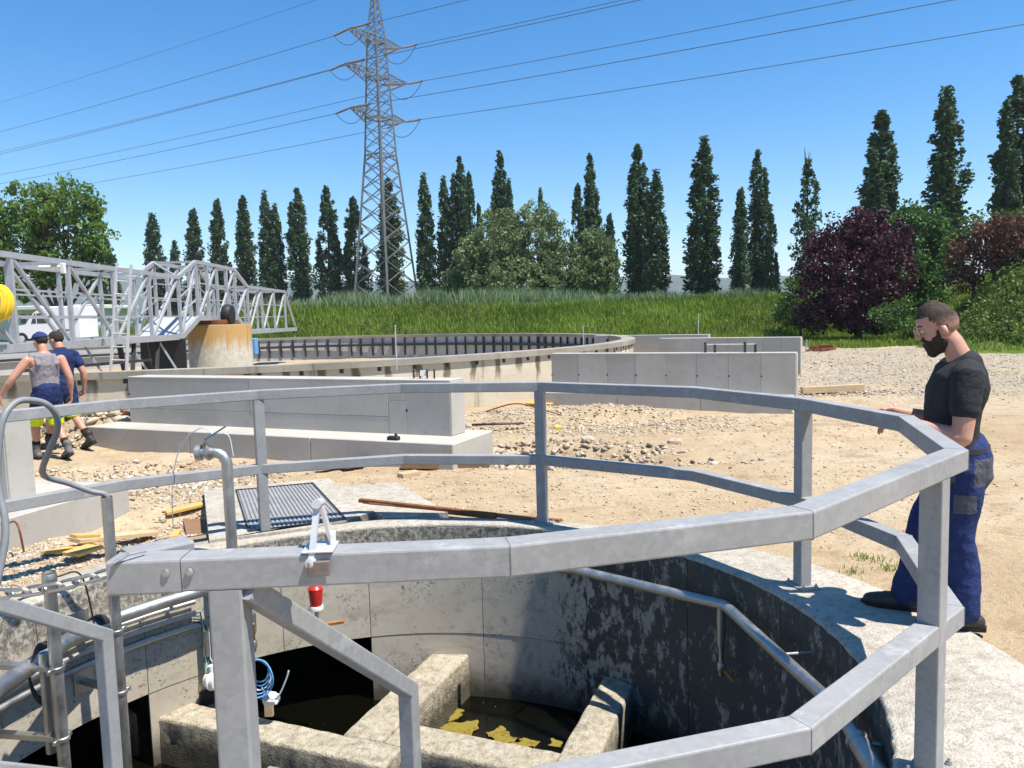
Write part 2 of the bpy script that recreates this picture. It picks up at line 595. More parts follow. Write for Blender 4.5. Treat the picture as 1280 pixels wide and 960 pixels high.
def leafmat(name, dark, light, tr=.3, rough=.55):
    t = NT(name, rough, 0, .3)
    h = t.attr('tone')
    c = t.ramp(h, [(0, dark), (1, light)])
    t.col(c)
    tl = t.n.new('ShaderNodeBsdfTranslucent')
    t.l.new(c, tl.inputs[0])
    mx = t.n.new('ShaderNodeMixShader')
    mx.inputs[0].default_value = tr
    t.l.new(t.b.outputs[0], mx.inputs[1]); t.l.new(tl.outputs[0], mx.inputs[2])
    t.l.new(mx.outputs[0], t.n['Material Output'].inputs[0])
    MAT[name] = t.m
leafmat('leaf_poplar', (.026, .060, .024), (.082, .145, .052), .25)
leafmat('leaf_oak', (.065, .135, .025), (.19, .29, .065), .35)
leafmat('leaf_willow', (.085, .13, .045), (.23, .29, .125), .3)
leafmat('leaf_plum', (.028, .008, .014), (.085, .022, .034), .25)
leafmat('leaf_green', (.035, .085, .015), (.105, .20, .035), .32)
leafmat('leaf_reddish', (.075, .040, .025), (.19, .085, .055), .28)
leafmat('leaf_mound', (.055, .095, .018), (.17, .235, .05), .3)
leafmat('grass_blade', (.11, .18, .018), (.30, .40, .055), .4)
leafmat('reed_blade', (.12, .19, .075), (.30, .38, .19), .3)
leafmat('dry_leaf', (.17, .14, .07), (.30, .25, .13), .2)
plain('bark', (.10, .075, .055), .95, 0, .1, .3, 8, .5)
t = NT('embankment_soil', 1, 0, .05)
c = t.ramp(t.noise(.6, 5, .6), [(.3, (.06, .10, .018)), (.55, (.10, .15, .028)), (.75, (.15, .135, .055))])
t.col(c); t.bump(t.noise(4, 5, .7), .6, .15)
MAT['embank'] = t.m
t = NT('hill_forest', 1, 0, .05)
t.col(t.ramp(t.noise(.012, 5, .7), [(.3, (.03, .05, .025)), (.7, (.06, .085, .04))])); MAT['hill'] = t.m

# dark standing water with specks
t = NT('dirty_water', .05, 0, .6)
sp2 = t.mapr(t.vor(14, None, 'Distance'), .10, .06)
spm = t.math('MULTIPLY', sp2, t.mapr(t.noise(1.6, 3), .48, .62))
c = t.mix(t.math('MULTIPLY', spm, .6), (.0025, .0026, .0013), (.16, .15, .07))
t.col(c); t.rough(t.mapr(spm, 0, 1, .05, .6)); t.bump(t.noise(9, 3), .04, .01)
MAT['water'] = t.m

# ------------------------------------------------------------------ terrain
def _hash(ix, iy, seed):
    h = (ix * 374761393 + iy * 668265263 + seed * 974634777) & 0xFFFFFFFF
    h = ((h ^ (h >> 13)) * 1274126177) & 0xFFFFFFFF
    return ((h ^ (h >> 16)) & 0xFFFF) / 65535.0

def vnoise(x, y, seed=0):
    x = np.asarray(x, float); y = np.asarray(y, float)
    ix = np.floor(x).astype(np.int64); iy = np.floor(y).astype(np.int64)
    fx = x - ix; fy = y - iy
    fx = fx * fx * (3 - 2 * fx); fy = fy * fy * (3 - 2 * fy)
    a = _hash(ix, iy, seed); b = _hash(ix + 1, iy, seed)
    c = _hash(ix, iy + 1, seed); d = _hash(ix + 1, iy + 1, seed)
    return (a * (1 - fx) + b * fx) * (1 - fy) + (c * (1 - fx) + d * fx) * fy - 0.5

def fbm(x, y, seed=0, oct=4):
    s = 0; a = 1.0
    for i in range(oct):
        s = s + a * vnoise(x, y, seed + i * 17)
        x = np.asarray(x) * 2.03 + 3.1; y = np.asarray(y) * 2.03 + 1.7; a *= 0.5
    return s

def sstep(x, a, b):
    t = np.clip((np.asarray(x, float) - a) / (b - a), 0, 1)
    return t * t * (3 - 2 * t)

CX, CY, CR = -0.776, 3.963, 2.481
HOLES = [(0.45, 9.75, 1.5, .85, -.34), (1.6, 9.1, 1.3, .35, -.16), (6.75, 15.6, .95, .5, -.32), (-6.6, 12.4, 1.5, .7, .42),
         (-3.3, 6.9, 1.0, .8, -.13), (-4.6, 9.2, 1.6, .8, -.10), (0.6, 13.4, 2.2, 1.2, .12), (8.0, 22, 1.6, .8, .25),
         (3.6, 10.6, 2.0, .25, -.07), (4.6, 10.9, 2.0, .25, -.07), (2.0, 13.3, 1.4, .6, .10), (6.0, 14.6, 2.5, .5, .10)]

def ground_h(x, y):
    x = np.asarray(x, float); y = np.asarray(y, float)
    r = np.hypot(x - CX, y - CY)
    h = -.045 + .07 * fbm(x * .22, y * .22, 3) + .05 * fbm(x * 1.1, y * 1.1, 9) + .022 * fbm(x * 5, y * 5, 21, 3)
    for cx, cy, rx, ry, dz in HOLES:
        q = np.hypot((x - cx) / rx, (y - cy) / ry) + .35 * fbm(x * 2.2, y * 2.2, 31, 3)
        h = h + dz * (1 - sstep(q, .45, 1.05))
    k = sstep(r, 2.9, 3.9)
    h = h * k + (1 - k) * (-.035)
    h = h + .9 * sstep(-x, 14, 18) * sstep(y, 36, 41)
    far = sstep(r, 40, 80)
    return h * (1 - far) - .1 * far

def grid_mesh(name, V, nr, na, wrap, mat, kind='structure', hue=None):
    i = np.arange(nr - 1)[:, None]; j = np.arange(na if wrap else na - 1)[None, :]
    j2 = (j + 1) % na
    F = np.stack([i * na + j, i * na + j2, (i + 1) * na + j2, (i + 1) * na + j], -1).reshape(-1, 4)
    me = bpy.data.meshes.new(name)
    me.vertices.add(len(V)); me.vertices.foreach_set('co', V.astype(np.float32).ravel())
    me.loops.add(F.size); me.loops.foreach_set('vertex_index', F.ravel().astype(np.int32))
    me.polygons.add(len(F)); me.polygons.foreach_set('loop_start', (np.arange(len(F)) * 4).astype(np.int32))
    me.polygons.foreach_set('use_smooth', [True] * len(F))
    me.update(calc_edges=True); me.validate()
    o = link_mesh(name, me, mat)
    if kind: o['kind'] = kind
    return o

rs = [2.62]
while rs[-1] < 60: rs.append(rs[-1] * 1.0125 + .004)
while rs[-1] < 3600: rs.append(rs[-1] * 1.35)
rs = np.array(rs)
NA = 440
# finer spacing in front (where the site lies), coarser behind
u_ = np.arange(NA) / NA
ang = 2 * math.pi * u_ + math.pi / 2 - .55 * np.sin(2 * math.pi * u_)
Rg, Ag = np.meshgrid(rs, ang, indexing='ij')
X = CX + Rg * np.cos(Ag); Yy = CY + Rg * np.sin(Ag)
V = np.stack([X, Yy, ground_h(X, Yy)], -1).reshape(-1, 3)
# face winding upwards
ground = grid_mesh('ground', V, len(rs), NA, True, MAT['dirt'])

def gz(x, y):
    return float(ground_h(np.array([x]), np.array([y]))[0])

# ------------------------------------------------------------------ loose stones
ico = bmesh.new(); bmesh.ops.create_icosphere(ico, subdivisions=1, radius=1.0)
ICO_V = np.array([v.co[:] for v in ico.verts]); ICO_F = np.array([[v.index for v in f.verts] for f in ico.faces]); ico.free()

def tri_mesh(name, V, F, mat, tone=None, parent=None, origin=(0, 0, 0), smooth=False, flatn=3):
    me = bpy.data.meshes.new(name)
    me.vertices.add(len(V)); me.vertices.foreach_set('co', (V - np.array(origin)).astype(np.float32).ravel())
    k = F.shape[1]
    me.loops.add(F.size); me.loops.foreach_set('vertex_index', F.ravel().astype(np.int32))
    me.polygons.add(len(F)); me.polygons.foreach_set('loop_start', (np.arange(len(F)) * k).astype(np.int32))
    if smooth: me.polygons.foreach_set('use_smooth', [True] * len(F))
    if tone is not None:
        a = me.attributes.new('tone', 'FLOAT', 'POINT'); a.data.foreach_set('value', tone.astype(np.float32))
    me.update(calc_edges=True)
    return link_mesh(name, me, mat, parent, origin)

def stones(name, x, y, s, label, cat, sink=.25, z=None):
    n = len(x)
    V0 = ICO_V[None] * (1 + .48 * (nrng.random((n, 12, 1)) - .5) * 2)
    V0 = V0 * (s[:, None, None] * np.stack([.7 + .6 * nrng.random(n), .7 + .6 * nrng.random(n), .45 + .4 * nrng.random(n)], -1)[:, None, :])
    a = nrng.random(n) * 6.28; b = (nrng.random(n) - .5) * .9
    ca, sa, cb, sb = np.cos(a)[:, None], np.sin(a)[:, None], np.cos(b)[:, None], np.sin(b)[:, None]
    xx, yy, zz = V0[..., 0], V0[..., 1], V0[..., 2]
    yy, zz = yy * cb - zz * sb, yy * sb + zz * cb
    xx, yy = xx * ca - yy * sa, xx * sa + yy * ca
    z0 = (ground_h(x, y) if z is None else z) + s * sink
    P = np.stack([xx + x[:, None], yy + y[:, None], zz + z0[:, None]], -1).reshape(-1, 3)
    F = (ICO_F[None] + (np.arange(n) * 12)[:, None, None]).reshape(-1, 3)
    tone = np.repeat(np.clip(nrng.normal(.55, .25, n), 0, 1), 12)
    o = tri_mesh(name, P, F, MAT['rubble'], tone)
    return tag(o, label, cat, None, 'stuff')

def ell(n, cx, cy, rx, ry):
    a = nrng.random(n) * 6.283; r = np.sqrt(nrng.random(n)) * (.75 + .5 * nrng.random(n))
    return cx + rx * r * np.cos(a), cy + ry * r * np.sin(a)

def zone(name, label, parts):
    X, Y, S = [], [], []
    for n, cx, cy, rx, ry, a, b in parts:
        x, y = ell(n, cx, cy, rx, ry)
        s = a + (b - a) * nrng.random(n) ** 2.5
        k = np.hypot(x - CX, y - CY) > 2.95
        X.append(x[k]); Y.append(y[k]); S.append(s[k])
    return stones(name, np.concatenate(X), np.concatenate(Y), np.concatenate(S), label, 'stones')

zone('trench_rubble', 'broken stones and clods in the shallow trench beside the wall end',
     [(1500, .45, 9.9, 1.5, .9, .010, .055), (600, 1.5, 9.05, 1.2, .3, .010, .045)])
zone('gravel_strip', 'pale gravel strip in front of the panelled concrete wall',
     [(2600, .6, 13.0, 2.3, 1.5, .008, .032), (1200, 2.2, 12.2, 1.8, .8, .008, .028)])
zone('yard_gravel', 'fine crushed gravel spread beside the long concrete wall',
     [(2600, -4.7, 8.9, 1.9, 1.0, .008, .038), (700, -3.0, 7.9, .9, .7, .008, .03), (160, -5.2, 8.7, 1.5, .7, .03, .055)])
zone('pit_side_gravel', 'small gravel between the low footing and the pit rim',
     [(5200, -3.55, 5.8, .75, .95, .005, .019), (900, -3.3, 6.7, .5, .5, .006, .02)])
zone('rubble_heap', 'heap of broken concrete lumps against the round tank',
     [(420, -6.5, 12.4, 1.3, .6, .04, .14), (500, -6.3, 12.0, 1.6, .8, .02, .05)])
zone('crushed_stone_field', 'pale crushed stone spread over the open yard before the trees',
     [(5500, 9.5, 19.5, 5.5, 5.5, .008, .030), (1500, 6.8, 15.6, 1.8, 1.0, .010, .04), (1800, 14, 27, 7, 6, .012, .045)])
zone('scattered_pebbles', 'single pebbles scattered over the sandy ground',
     [(3600, 1.8, 10.0, 5.5, 4.0, .004, .020), (1300, 2.3, 7.2, 1.8, 1.6, .003, .014), (500, -1, 7.8, 2.0, 1.0, .005, .02)])

# single big stones one can pick out
def rock(loc, s, label):
    bm = bmesh.new(); bmesh.ops.create_icosphere(bm, subdivisions=2, radius=1.0)
    sd = rng.random() * 50
    for v in bm.verts:
        k = 1 + .35 * noise.noise(v.co * 1.3 + Vector((sd, 0, 0))) + .12 * noise.noise(v.co * 3.5 + Vector((sd, 3, 0)))
        v.co = Vector((v.co.x * s[0] * k, v.co.y * s[1] * k, v.co.z * s[2] * k))
    me = bpy.data.meshes.new('stone'); bm.to_mesh(me); bm.free()
    a = me.attributes.new('tone', 'FLOAT', 'POINT'); a.data.foreach_set('value', [.45 + .4 * rng.random()] * len(me.vertices))
    return tag(link_mesh('stone', me, MAT['rubble'], None, loc), label, 'stone')

for (u, v, s, lb) in [(792, 440 + 0, .0, None)]: pass
for (u, v, s, lb) in [(844, 549, .09, 'pale block of stone on the edge of the rubble trench'),
                      (452, 800, 0, None), (600, 540, .055, 'fist sized stone beside the white end of the long wall footing'),
                      (735, 500 + 50, .075, 'dark lump of earth at the top of the trench')]:
    if s:
        p = PZ(u, v, 0); rock((p.x, p.y, gz(p.x, p.y) + s * .4), (s * 1.3, s, s * .75), lb)

# ------------------------------------------------------------------ the round pit
pit = empty('concrete_pit', (CX, CY, -2.2), 'old round concrete pit with weathered rim, inner chamber walls and wall openings', 'pit')

def pc(phi, r, z):
    a = math.radians(phi)
    return Vector((CX + r * math.cos(a), CY + r * math.sin(a), z))

def rim_outer(phi):
    pts = [(-180, 2.82), (-120, 3.0), (-70, 3.35), (-20, 3.34), (-5, 3.26), (10, 3.16), (25, 3.05), (45, 2.86), (60, 2.74), (85, 2.70), (110, 2.74), (150, 2.84), (180, 2.82)]
    phi = (phi + 180) % 360 - 180
    for (a, x), (b, y) in zip(pts, pts[1:]):
        if a <= phi <= b:
            return x + (y - x) * (phi - a) / (b - a)
    return 2.82

nph = 360; prof_n = 8
Vr = []
for k in range(prof_n):
    for i in range(nph):
        phi = i * 360 / nph
        ro = rim_outer(phi) + .02 * float(fbm(np.array(phi * .13), np.array(2.0), 5))
        ri = CR + .010 * noise.noise(Vector((phi * .5, 1.1, 0))) + .006 * noise.noise(Vector((phi * 1.7, 3.1, 0)))
        top = .004 * noise.noise(Vector((phi * .2, k, 0)))
        r, z = [(ri + .004, -.034), (ri, -.022), (ri + .006, -.006), (ri + .022, top), ((ri + ro) / 2, top + .003), (ro - .03, top), (ro, -.02), (ro + .005, -.35)][k]
        Vr.append(pc(phi, r, z))
Vr = np.array([v[:] for v in Vr])
rimo = grid_mesh('rim', Vr - np.array([CX, CY, 0]), prof_n, nph, True, MAT['rim'], None)
rimo.parent = pit; rimo.location = (0, 0, 2.2); WL[rimo] = Vector((CX, CY, 0))

def curved_panel(name, p0, p1, z0, z1, mat, r=CR, th=.10, gap=.0026, parent=pit, zsteps=3):
    n = max(2, int((p1 - p0) / 3))
    g = math.degrees(gap / r)
    a = [p0 + g + (p1 - p0 - 2 * g) * i / n for i in range(n + 1)]
    m = MB()
    vs = []; fs = []
    zz = [z0 + gap, z1 - gap]
    for rr_ in (r, r + th):
        for z in zz:
            for x in a:
                vs.append(pc(x, rr_, z))
    N = n + 1
    for i in range(n):
        fs.append((i, i + 1, N + i + 1, N + i))
        fs.append((2 * N + i, 3 * N + i, 3 * N + i + 1, 2 * N + i + 1))
        fs.append((i, 2 * N + i, 2 * N + i + 1, i + 1))
        fs.append((N + i, N + i + 1, 3 * N + i + 1, 3 * N + i))
    fs.append((0, N, 3 * N, 2 * N)); fs.append((n, 2 * N + n, 3 * N + n, N + n))
    m.add(vs, fs)
    return m.build(name, mat, parent, smooth=True)

bounds = [-140, -112, -84, -56, -28, 0, 15, 36, 57.5, 79, 101.4, 118, 130, 142.5, 160, 178, 199, 220]
for a, b in zip(bounds, bounds[1:]):
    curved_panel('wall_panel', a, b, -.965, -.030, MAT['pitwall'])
OPEN = [(101.4, 130), (142.5, 178)]
for a, b in zip(bounds, bounds[1:]):
    if any(a >= o[0] - .1 and b <= o[1] + .1 for o in OPEN): continue
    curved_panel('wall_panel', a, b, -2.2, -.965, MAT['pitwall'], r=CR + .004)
curved_panel('wall_core', -140, 220, -.96, -.04, MAT['shadeblack'], r=CR + .012, th=.05, gap=0)
for a, b in ((-140, 101.4), (130, 142.5), (178, 220)):
    curved_panel('wall_core', a, b, -2.2, -.96, MAT['shadeblack'], r=CR + .018, th=.05, gap=0)
for a, b in OPEN:       # openings into the neighbouring chambers, their unlit depth painted black
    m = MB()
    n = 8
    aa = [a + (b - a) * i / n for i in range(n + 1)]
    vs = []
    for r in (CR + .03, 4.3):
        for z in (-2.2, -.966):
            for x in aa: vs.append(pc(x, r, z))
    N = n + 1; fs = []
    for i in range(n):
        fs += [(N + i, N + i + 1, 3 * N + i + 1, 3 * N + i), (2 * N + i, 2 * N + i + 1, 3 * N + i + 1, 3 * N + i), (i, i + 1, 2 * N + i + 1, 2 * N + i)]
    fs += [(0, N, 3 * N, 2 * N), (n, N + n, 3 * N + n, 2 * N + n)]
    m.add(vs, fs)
    m.build('opening', MAT['shadeblack'], pit, fixn=False)
m = MB(); m.prism([pc(x, CR + .1, 0)[:2] for x in range(0, 360, 10)], -2.3, -2.2); m.build('floor', MAT['shadeblack'], pit)

TN = Vector((.93, -.37, 0)).normalized(); NN = Vector((.37, .93, 0)).normalized()
def sn(s, n, z): return TN * s + NN * n + Vector((0, 0, z))

def rough_box(name, s0, s1, n0, n1, z0, z1, mat, parent, amp=.010):
    L = (s1 - s0, n1 - n0, z1 - z0); B = .026
    ax = []
    for ln in L:
        k = max(2, int((ln - 2 * B) / .07))
        ax.append([0, .3 * B, .65 * B] + [B + (ln - 2 * B) * i / k for i in range(k + 1)] + [ln - .65 * B, ln - .3 * B, ln])
    bm = bmesh.new()
    for d in range(3):
        e, f = (d + 1) % 3, (d + 2) % 3
        for end in (0, L[d]):
            grid = []
            for a_ in ax[e]:
                row = []
                for b_ in ax[f]:
                    q = [0, 0, 0]; q[d] = end; q[e] = a_; q[f] = b_
                    row.append(bm.verts.new(q))
                grid.append(row)
            for i in range(len(grid) - 1):
                for j in range(len(grid[0]) - 1):
                    bm.faces.new((grid[i][j], grid[i + 1][j], grid[i + 1][j + 1], grid[i][j + 1]))
    bmesh.ops.remove_doubles(bm, verts=bm.verts, dist=1e-5)
    m = MB(); vs = []
    for v in bm.verts:
        inn = Vector([min(max(c_, B), ln - B) for c_, ln in zip(v.co, L)])
        q = inn + (v.co - inn).normalized() * B if (v.co - inn).length > 1e-6 else v.co.copy()
        p = sn(s0 + q.x, n0 + q.y, z0 + q.z)
        d = Vector((noise.noise(p * 7), noise.noise(p * 7 + Vector((5, 0, 0))), noise.noise(p * 7 + Vector((0, 7, 0))))) * amp
        d += Vector((noise.noise(p * 24), noise.noise(p * 24 + Vector((5, 0, 0))), noise.noise(p * 24 + Vector((0, 7, 0))))) * amp * .4
        vs.append(p + d)
    bm.verts.index_update()
    m.add(vs, [tuple(v.index for v in f.verts) for f in bm.faces]); bm.free()
    return m.build(name, mat, parent, smooth=True)

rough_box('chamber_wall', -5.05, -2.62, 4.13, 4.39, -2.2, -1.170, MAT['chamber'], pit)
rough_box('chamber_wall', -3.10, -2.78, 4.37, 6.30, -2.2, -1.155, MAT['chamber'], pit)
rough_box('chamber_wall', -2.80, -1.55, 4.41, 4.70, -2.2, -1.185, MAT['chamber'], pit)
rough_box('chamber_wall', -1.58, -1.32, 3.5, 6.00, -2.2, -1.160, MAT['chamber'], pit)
m = MB(); m.add([pc(x, CR + 1.6, -1.53) for x in range(0, 360, 6)], [tuple(range(60))])
w = m.build('water', MAT['water'], None, fixn=False); tag(w, kind='structure')
# floating scum patches in the small chamber
def scum(name, pts, label):
    n = 26; m = MB(); vs = []; sd = rng.random() * 30
    cx = sum(p[0] for p in pts) / len(pts); cy = sum(p[1] for p in pts) / len(pts)
    # resample outline with ragged edge
    out = []
    for i in range(len(pts)):
        a = Vector(pts[i]); b = Vector(pts[(i + 1) % len(pts)])
        for k in range(7):
            q = a.lerp(b, k / 7); q += Vector((noise.noise(Vector((q.x * 18, q.y * 18, sd))), noise.noise(Vector((q.x * 18, q.y * 18, sd + 9))))) * .05
            out.append(q)
    m.add([Vector((q.x, q.y, -1.525)) for q in out] + [Vector((q.x, q.y, -1.518)) for q in out],
          [tuple(range(len(out), 2 * len(out)))] + [(i, (i + 1) % len(out), len(out) + (i + 1) % len(out), len(out) + i) for i in range(len(out))])
    return tag(m.build(name, MAT['scum'], None), label, 'algae')
t = NT('scum', .85, 0, .2)
t.col(t.ramp(t.noise(22, 5, .7), [(.35, (.10, .075, .015)), (.5, (.24, .17, .03)), (.65, (.17, .18, .025))])); t.bump(t.noise(60, 4), .5, .01); MAT['scum'] = t.m
def wp(u, v): return PZ(u, v, -1.52).xy
scum('algae_patch', [wp(548, 908), wp(566, 902), wp(598, 901), wp(600, 909), wp(592, 918), wp(565, 920)], 'ochre algae mat floating in the chamber corner')
scum('algae_patch', [wp(606, 916), wp(620, 910), wp(627, 908), wp(640, 919), wp(655, 926), wp(620, 930)], 'ragged yellow algae mat against the chamber front wall')
scum('algae_patch', [wp(690, 922), wp(700, 927), wp(702, 934), wp(691, 933)], 'small yellow algae scrap beside the sloping chamber wall')
scum('algae_patch', [wp(560, 892), wp(572, 884), wp(580, 888), wp(572, 898), wp(562, 902)], 'thin green algae fringe along the diagonal chamber wall')
scum('algae_patch', [wp(640, 927), wp(655, 922), wp(672, 928), wp(668, 935), wp(648, 936)], 'dull ochre algae strip between the two larger mats')
plain('dark_clamp', (.20, .16, .135), .6, .3, .4, .2, 40)

# ------------------------------------------------------------------ railing round the pit
rail = empty('pit_railing', (CX, CY, 0), 'galvanised square tube railing standing round the rim of the pit', 'railing')
GP = rr_prof(.08, .08, .006)
TOPZ, MIDZ = 1.160, .545
loop = [(-1.00, 1.795), (-.02, 1.85), (.79, 2.085), (1.69, 2.905), (1.975, 3.83), (1.80, 4.73), (1.33, 5.60), (.23, 6.37), (-.95, 6.56),
        (-2.09, 6.29), (-2.98, 5.80), (-3.52, 5.12), (-3.72, 4.2), (-3.50, 3.2), (-2.80, 2.55)]

def rail_run(name, pts, z, skip=0):
    P = [Vector((x, y, z)) for x, y in pts]
    n = len(P)
    ds = [(P[i + 1] - P[i]).normalized() for i in range(n - 1)]
    for i in range(n - 1):
        m = MB()
        d = ds[i]; s = d.cross(Vector((0, 0, 1))).normalized(); u = s.cross(d)
        vs = []
        for e, nn in ((P[i], d if i == 0 else (ds[i - 1] + d).normalized()), (P[i + 1], d if i == n - 2 else (d + ds[i + 1]).normalized())):
            for a, b in GP:
                o = s * a + u * b
                vs.append(e + o - d * (o.dot(nn) / d.dot(nn)))
        k = len(GP)
        m.add(vs, [(j, k + j, k + (j + 1) % k, (j + 1) % k) for j in range(k)] + [tuple(range(k)), tuple(range(2 * k - 1, k - 1, -1))])
        m.build(name, MAT['galv'], rail)
        # weld bead at the mitre
        if i > 0:
            nn = (ds[i - 1] + d).normalized(); w = MB()
            sp = nn.cross(Vector((0, 0, 1))).normalized()
            ring = []
            for a, b in GP:
                ring.append(P[i] + sp * a * 1.005 / max(.2, sp.dot(s)) + Vector((0, 0, 1)) * b * 1.005)
            ring.append(ring[0])
            w.tube(ring, .0022, 5, cap=False)
            w.build('weld', MAT['galv'], rail, smooth=True)

rail_run('top_rail', [(-.792, 1.807)] + loop[1:], TOPZ)
rail_run('mid_rail', [(-.695, 1.812)] + loop[1:], MIDZ)

def post(x, y, rz, z1, plate=True):
    m = MB()
    pr = GP
    m.sweep([(x, y, .012), (x, y, z1)], pr, side=(math.cos(rz), math.sin(rz), 0))
    o = m.build('post', MAT['galv'], rail)
    if plate:
        b = MB(); b.bbox_bev((x, y, .008), (.19, .13, .012), rz, .003); b.build('base_plate', MAT['galv'], o)
        R = Matrix.Rotation(rz, 3, 'Z')
        for sx in (-1, 1):
            for sy in (-1, 1):
                q = Vector((x, y, .014)) + R @ Vector((sx * .075, sy * .045, 0))
                k = MB(); k.lathe(q, (0, 0, 1), [(0, .012), (.010, .012), (.010, .006), (.022, .006)], 6); k.build('bolt', MAT['stainless'], o)
    return o

def tangent(x, y):
    a = Vector((x - CX, y - CY)).normalized(); return math.atan2(a.x, -a.y) + math.pi
post(-.695, 1.812, .05, TOPZ - .04)
post(1.53, 2.757, math.atan2(.845, .92), TOPZ - .04)
post(1.80, 4.73, tangent(1.80, 4.73), TOPZ - .04)
post(.23, 6.37, tangent(.23, 6.37), TOPZ - .04)
post(-2.09, 6.29, tangent(-2.09, 6.29), TOPZ - .04)
post(-3.655, 4.5, tangent(-3.655, 4.5), TOPZ - .04)
post(-2.85, 2.62, tangent(-2.85, 2.62), TOPZ - .04)

# bolted end sleeve of the front rail, with a short return towards the stairs
m = MB(); m.sweep([(-.962, 1.797, TOPZ), (-.7945, 1.8065, TOPZ)], rr_prof(.083, .083, .006)); sl = m.build('end_sleeve', MAT['galv'], rail)
for x in (-.824, -.770):
    k = MB(); k.lathe((x, 1.808 - .0425 + (x + .7945) * .05, TOPZ + .010), (0, -1, 0), [(0, .010), (.004, .010), (.007, .006)], 10); k.build('bolt', MAT['stainless'], sl, smooth=True)
m = MB(); m.sweep([(-.955, 1.84, TOPZ + .002), (-.845, 1.943, TOPZ + .002)], rr_prof(.08, .08, .006)); m.build('return_rail', MAT['galv'], rail)

# lifting bracket clamped to the front rail
br = empty('latch_bracket', (-.49, 1.80, 1.2), 'pale metal latch bracket with a short tube, clamped on the front rail', 'bracket')
bx, by = -.478, 1.822
m = MB(); m.bbox_bev((bx + .010, by - .048, 1.168), (.052, .010, .036), .05, .002); m.build('clamp_plate', MAT['raw_timber'] if False else MAT['dark_clamp'], br)
m = MB(); m.bbox_bev((bx + .004, by, 1.205), (.075, .085, .006), .05, .002); m.build('saddle_plate', MAT['aluminium'], br)
m = MB(); m.bar((bx - .008, by - .040, 1.185), (bx - .003, by + .015, 1.305), .014, .012, (0, 1, 0)); m.build('arm', MAT['aluminium'], br)
m = MB(); m.bar((bx + .026, by + .030, 1.205), (bx + .006, by + .022, 1.300), .008, .022, (0, 1, 0)); m.build('arm', MAT['aluminium'], br)
m = MB(); m.lathe((bx, by - .004, 1.312), (0, 1, -.15), [(0, .0115), (.045, .0115), (.045, .008), (.004, .008)], 12); m.build('tube', MAT['aluminium'], br, smooth=True)
m = MB(); m.lathe((bx - .009, by - .036, 1.180), (0, -1, 0), [(-.02, .0095), (.004, .014), (.014, .014), (.018, .008)], 10); m.build('bolt', MAT['aluminium'], br, smooth=True)
m = MB(); m.bbox_bev((bx + .031, by + .018, 1.222), (.012, .030, .030), .1, .002); m.build('lug', MAT['pvc_white'], br)

# ------------------------------------------------------------------ stairs into the pit
SDIR = Vector((.335, .942, 0)).normalized(); SSIDE = Vector((SDIR.y, -SDIR.x, 0))
stairs = empty('pit_stairs', (-1.1, 2.2, 0), 'galvanised stairs leading down into the pit with square tube handrails', 'stairs')
SP = rr_prof(.055, .055, .006)
KR = Vector((-.385, 2.55, .478)); KL = Vector((-1.72, 3.09, .478))
SLO = -.80
def stair_rail(K, back, drop, name, slo=SLO):
    S = K - SDIR * back - Vector((0, 0, slo * back))
    m = MB(); m.sweep([S, K + Vector((0, 0, 0)), K + Vector((0, 0, -drop))], SP, side=SSIDE)
    return m.build(name, MAT['galv'], stairs)
stair_rail(KR, .80, 1.25, 'handrail')
stair_rail(KL, 1.05, 1.25, 'handrail', -.68)
S = KL - SDIR * 1.05 - Vector((0, 0, -.68 * 1.05))
m = MB(); m.sweep([S + Vector((0, 0, -.62)), KL + Vector((0, 0, -.62)) - SDIR * .0275], SP, side=SSIDE); m.build('lower_rail', MAT['galv'], stairs)
S2 = KR - SDIR * .735 - Vector((0, 0, SLO * .735))
m = MB(); m.sweep([S2 + Vector((0, 0, -.47)), KR + Vector((0, 0, -.47)) - SDIR * .0275], SP, side=SSIDE); m.build('lower_rail', MAT['galv'], stairs)
m = MB(); m.sweep([(S.x, S.y, 0), (S.x, S.y, S.z)], SP, side=SSIDE); m.build('post', MAT['galv'], stairs, smooth=True)
mid = (KR + KL) / 2; W = (KR - KL).length
for i in range(4):
    c = mid - SDIR * (.62 - .25 * i); zt = -.02 - .20 * i
    m = MB(); m.bbox_bev((c.x, c.y, zt - .02), (W - .10, .24, .04), math.atan2(SSIDE.y, SSIDE.x), .004); m.build('tread', MAT['galv'], stairs)
for K in (KR, KL):
    q = K + SSIDE * (-.04 if K is KR else .04)
    m = MB(); m.bar(Vector((q.x, q.y, -.10)) - SDIR * .80 + Vector((0, 0, .06)), Vector((q.x, q.y, -.78)) + SDIR * .05, .012, .16); m.build('stringer', MAT['galv'], stairs)
    m = MB(); m.bar((K.x, K.y, -.77), (K.x, K.y, -2.2), .05, .05); m.build('leg', MAT['galv'], stairs)

# chain across the stair head
chain = empty('chain', (-1.4, 2.05, 1.1), 'steel link chain hung across the stair opening from the rail end', 'chain')
C0 = Vector((-.958, 1.775, 1.172)); C1 = Vector((S.x, S.y, S.z - .01))
Lc = (C1 - C0).length; nl = int(Lc / .052)
def chain_p(t): return C0.lerp(C1, t) - Vector((0, 0, .10 * 4 * t * (1 - t)))
for i in range(nl):
    a = chain_p(i / nl); b = chain_p((i + 1) / nl); d = (b - a).normalized(); c = (a + b) / 2
    s = d.cross(Vector((0, 0, 1))).normalized(); u = s.cross(d)
    ax = (s * .75 + u * .66) if i % 2 == 0 else (s * .66 - u * .75)
    ring = []
    hl, hw = .022, .0125
    for k in range(21):
        q = 2 * math.pi * k / 20
        e = math.cos(q); f = math.sin(q)
        ring.append(c + d * (e * hw + (hl if e > 0 else -hl)) + ax * f * hw)
    m = MB(); m.tube(ring, .0046, 6, cap=False); m.build('link', MAT['stainless'], chain, smooth=True)
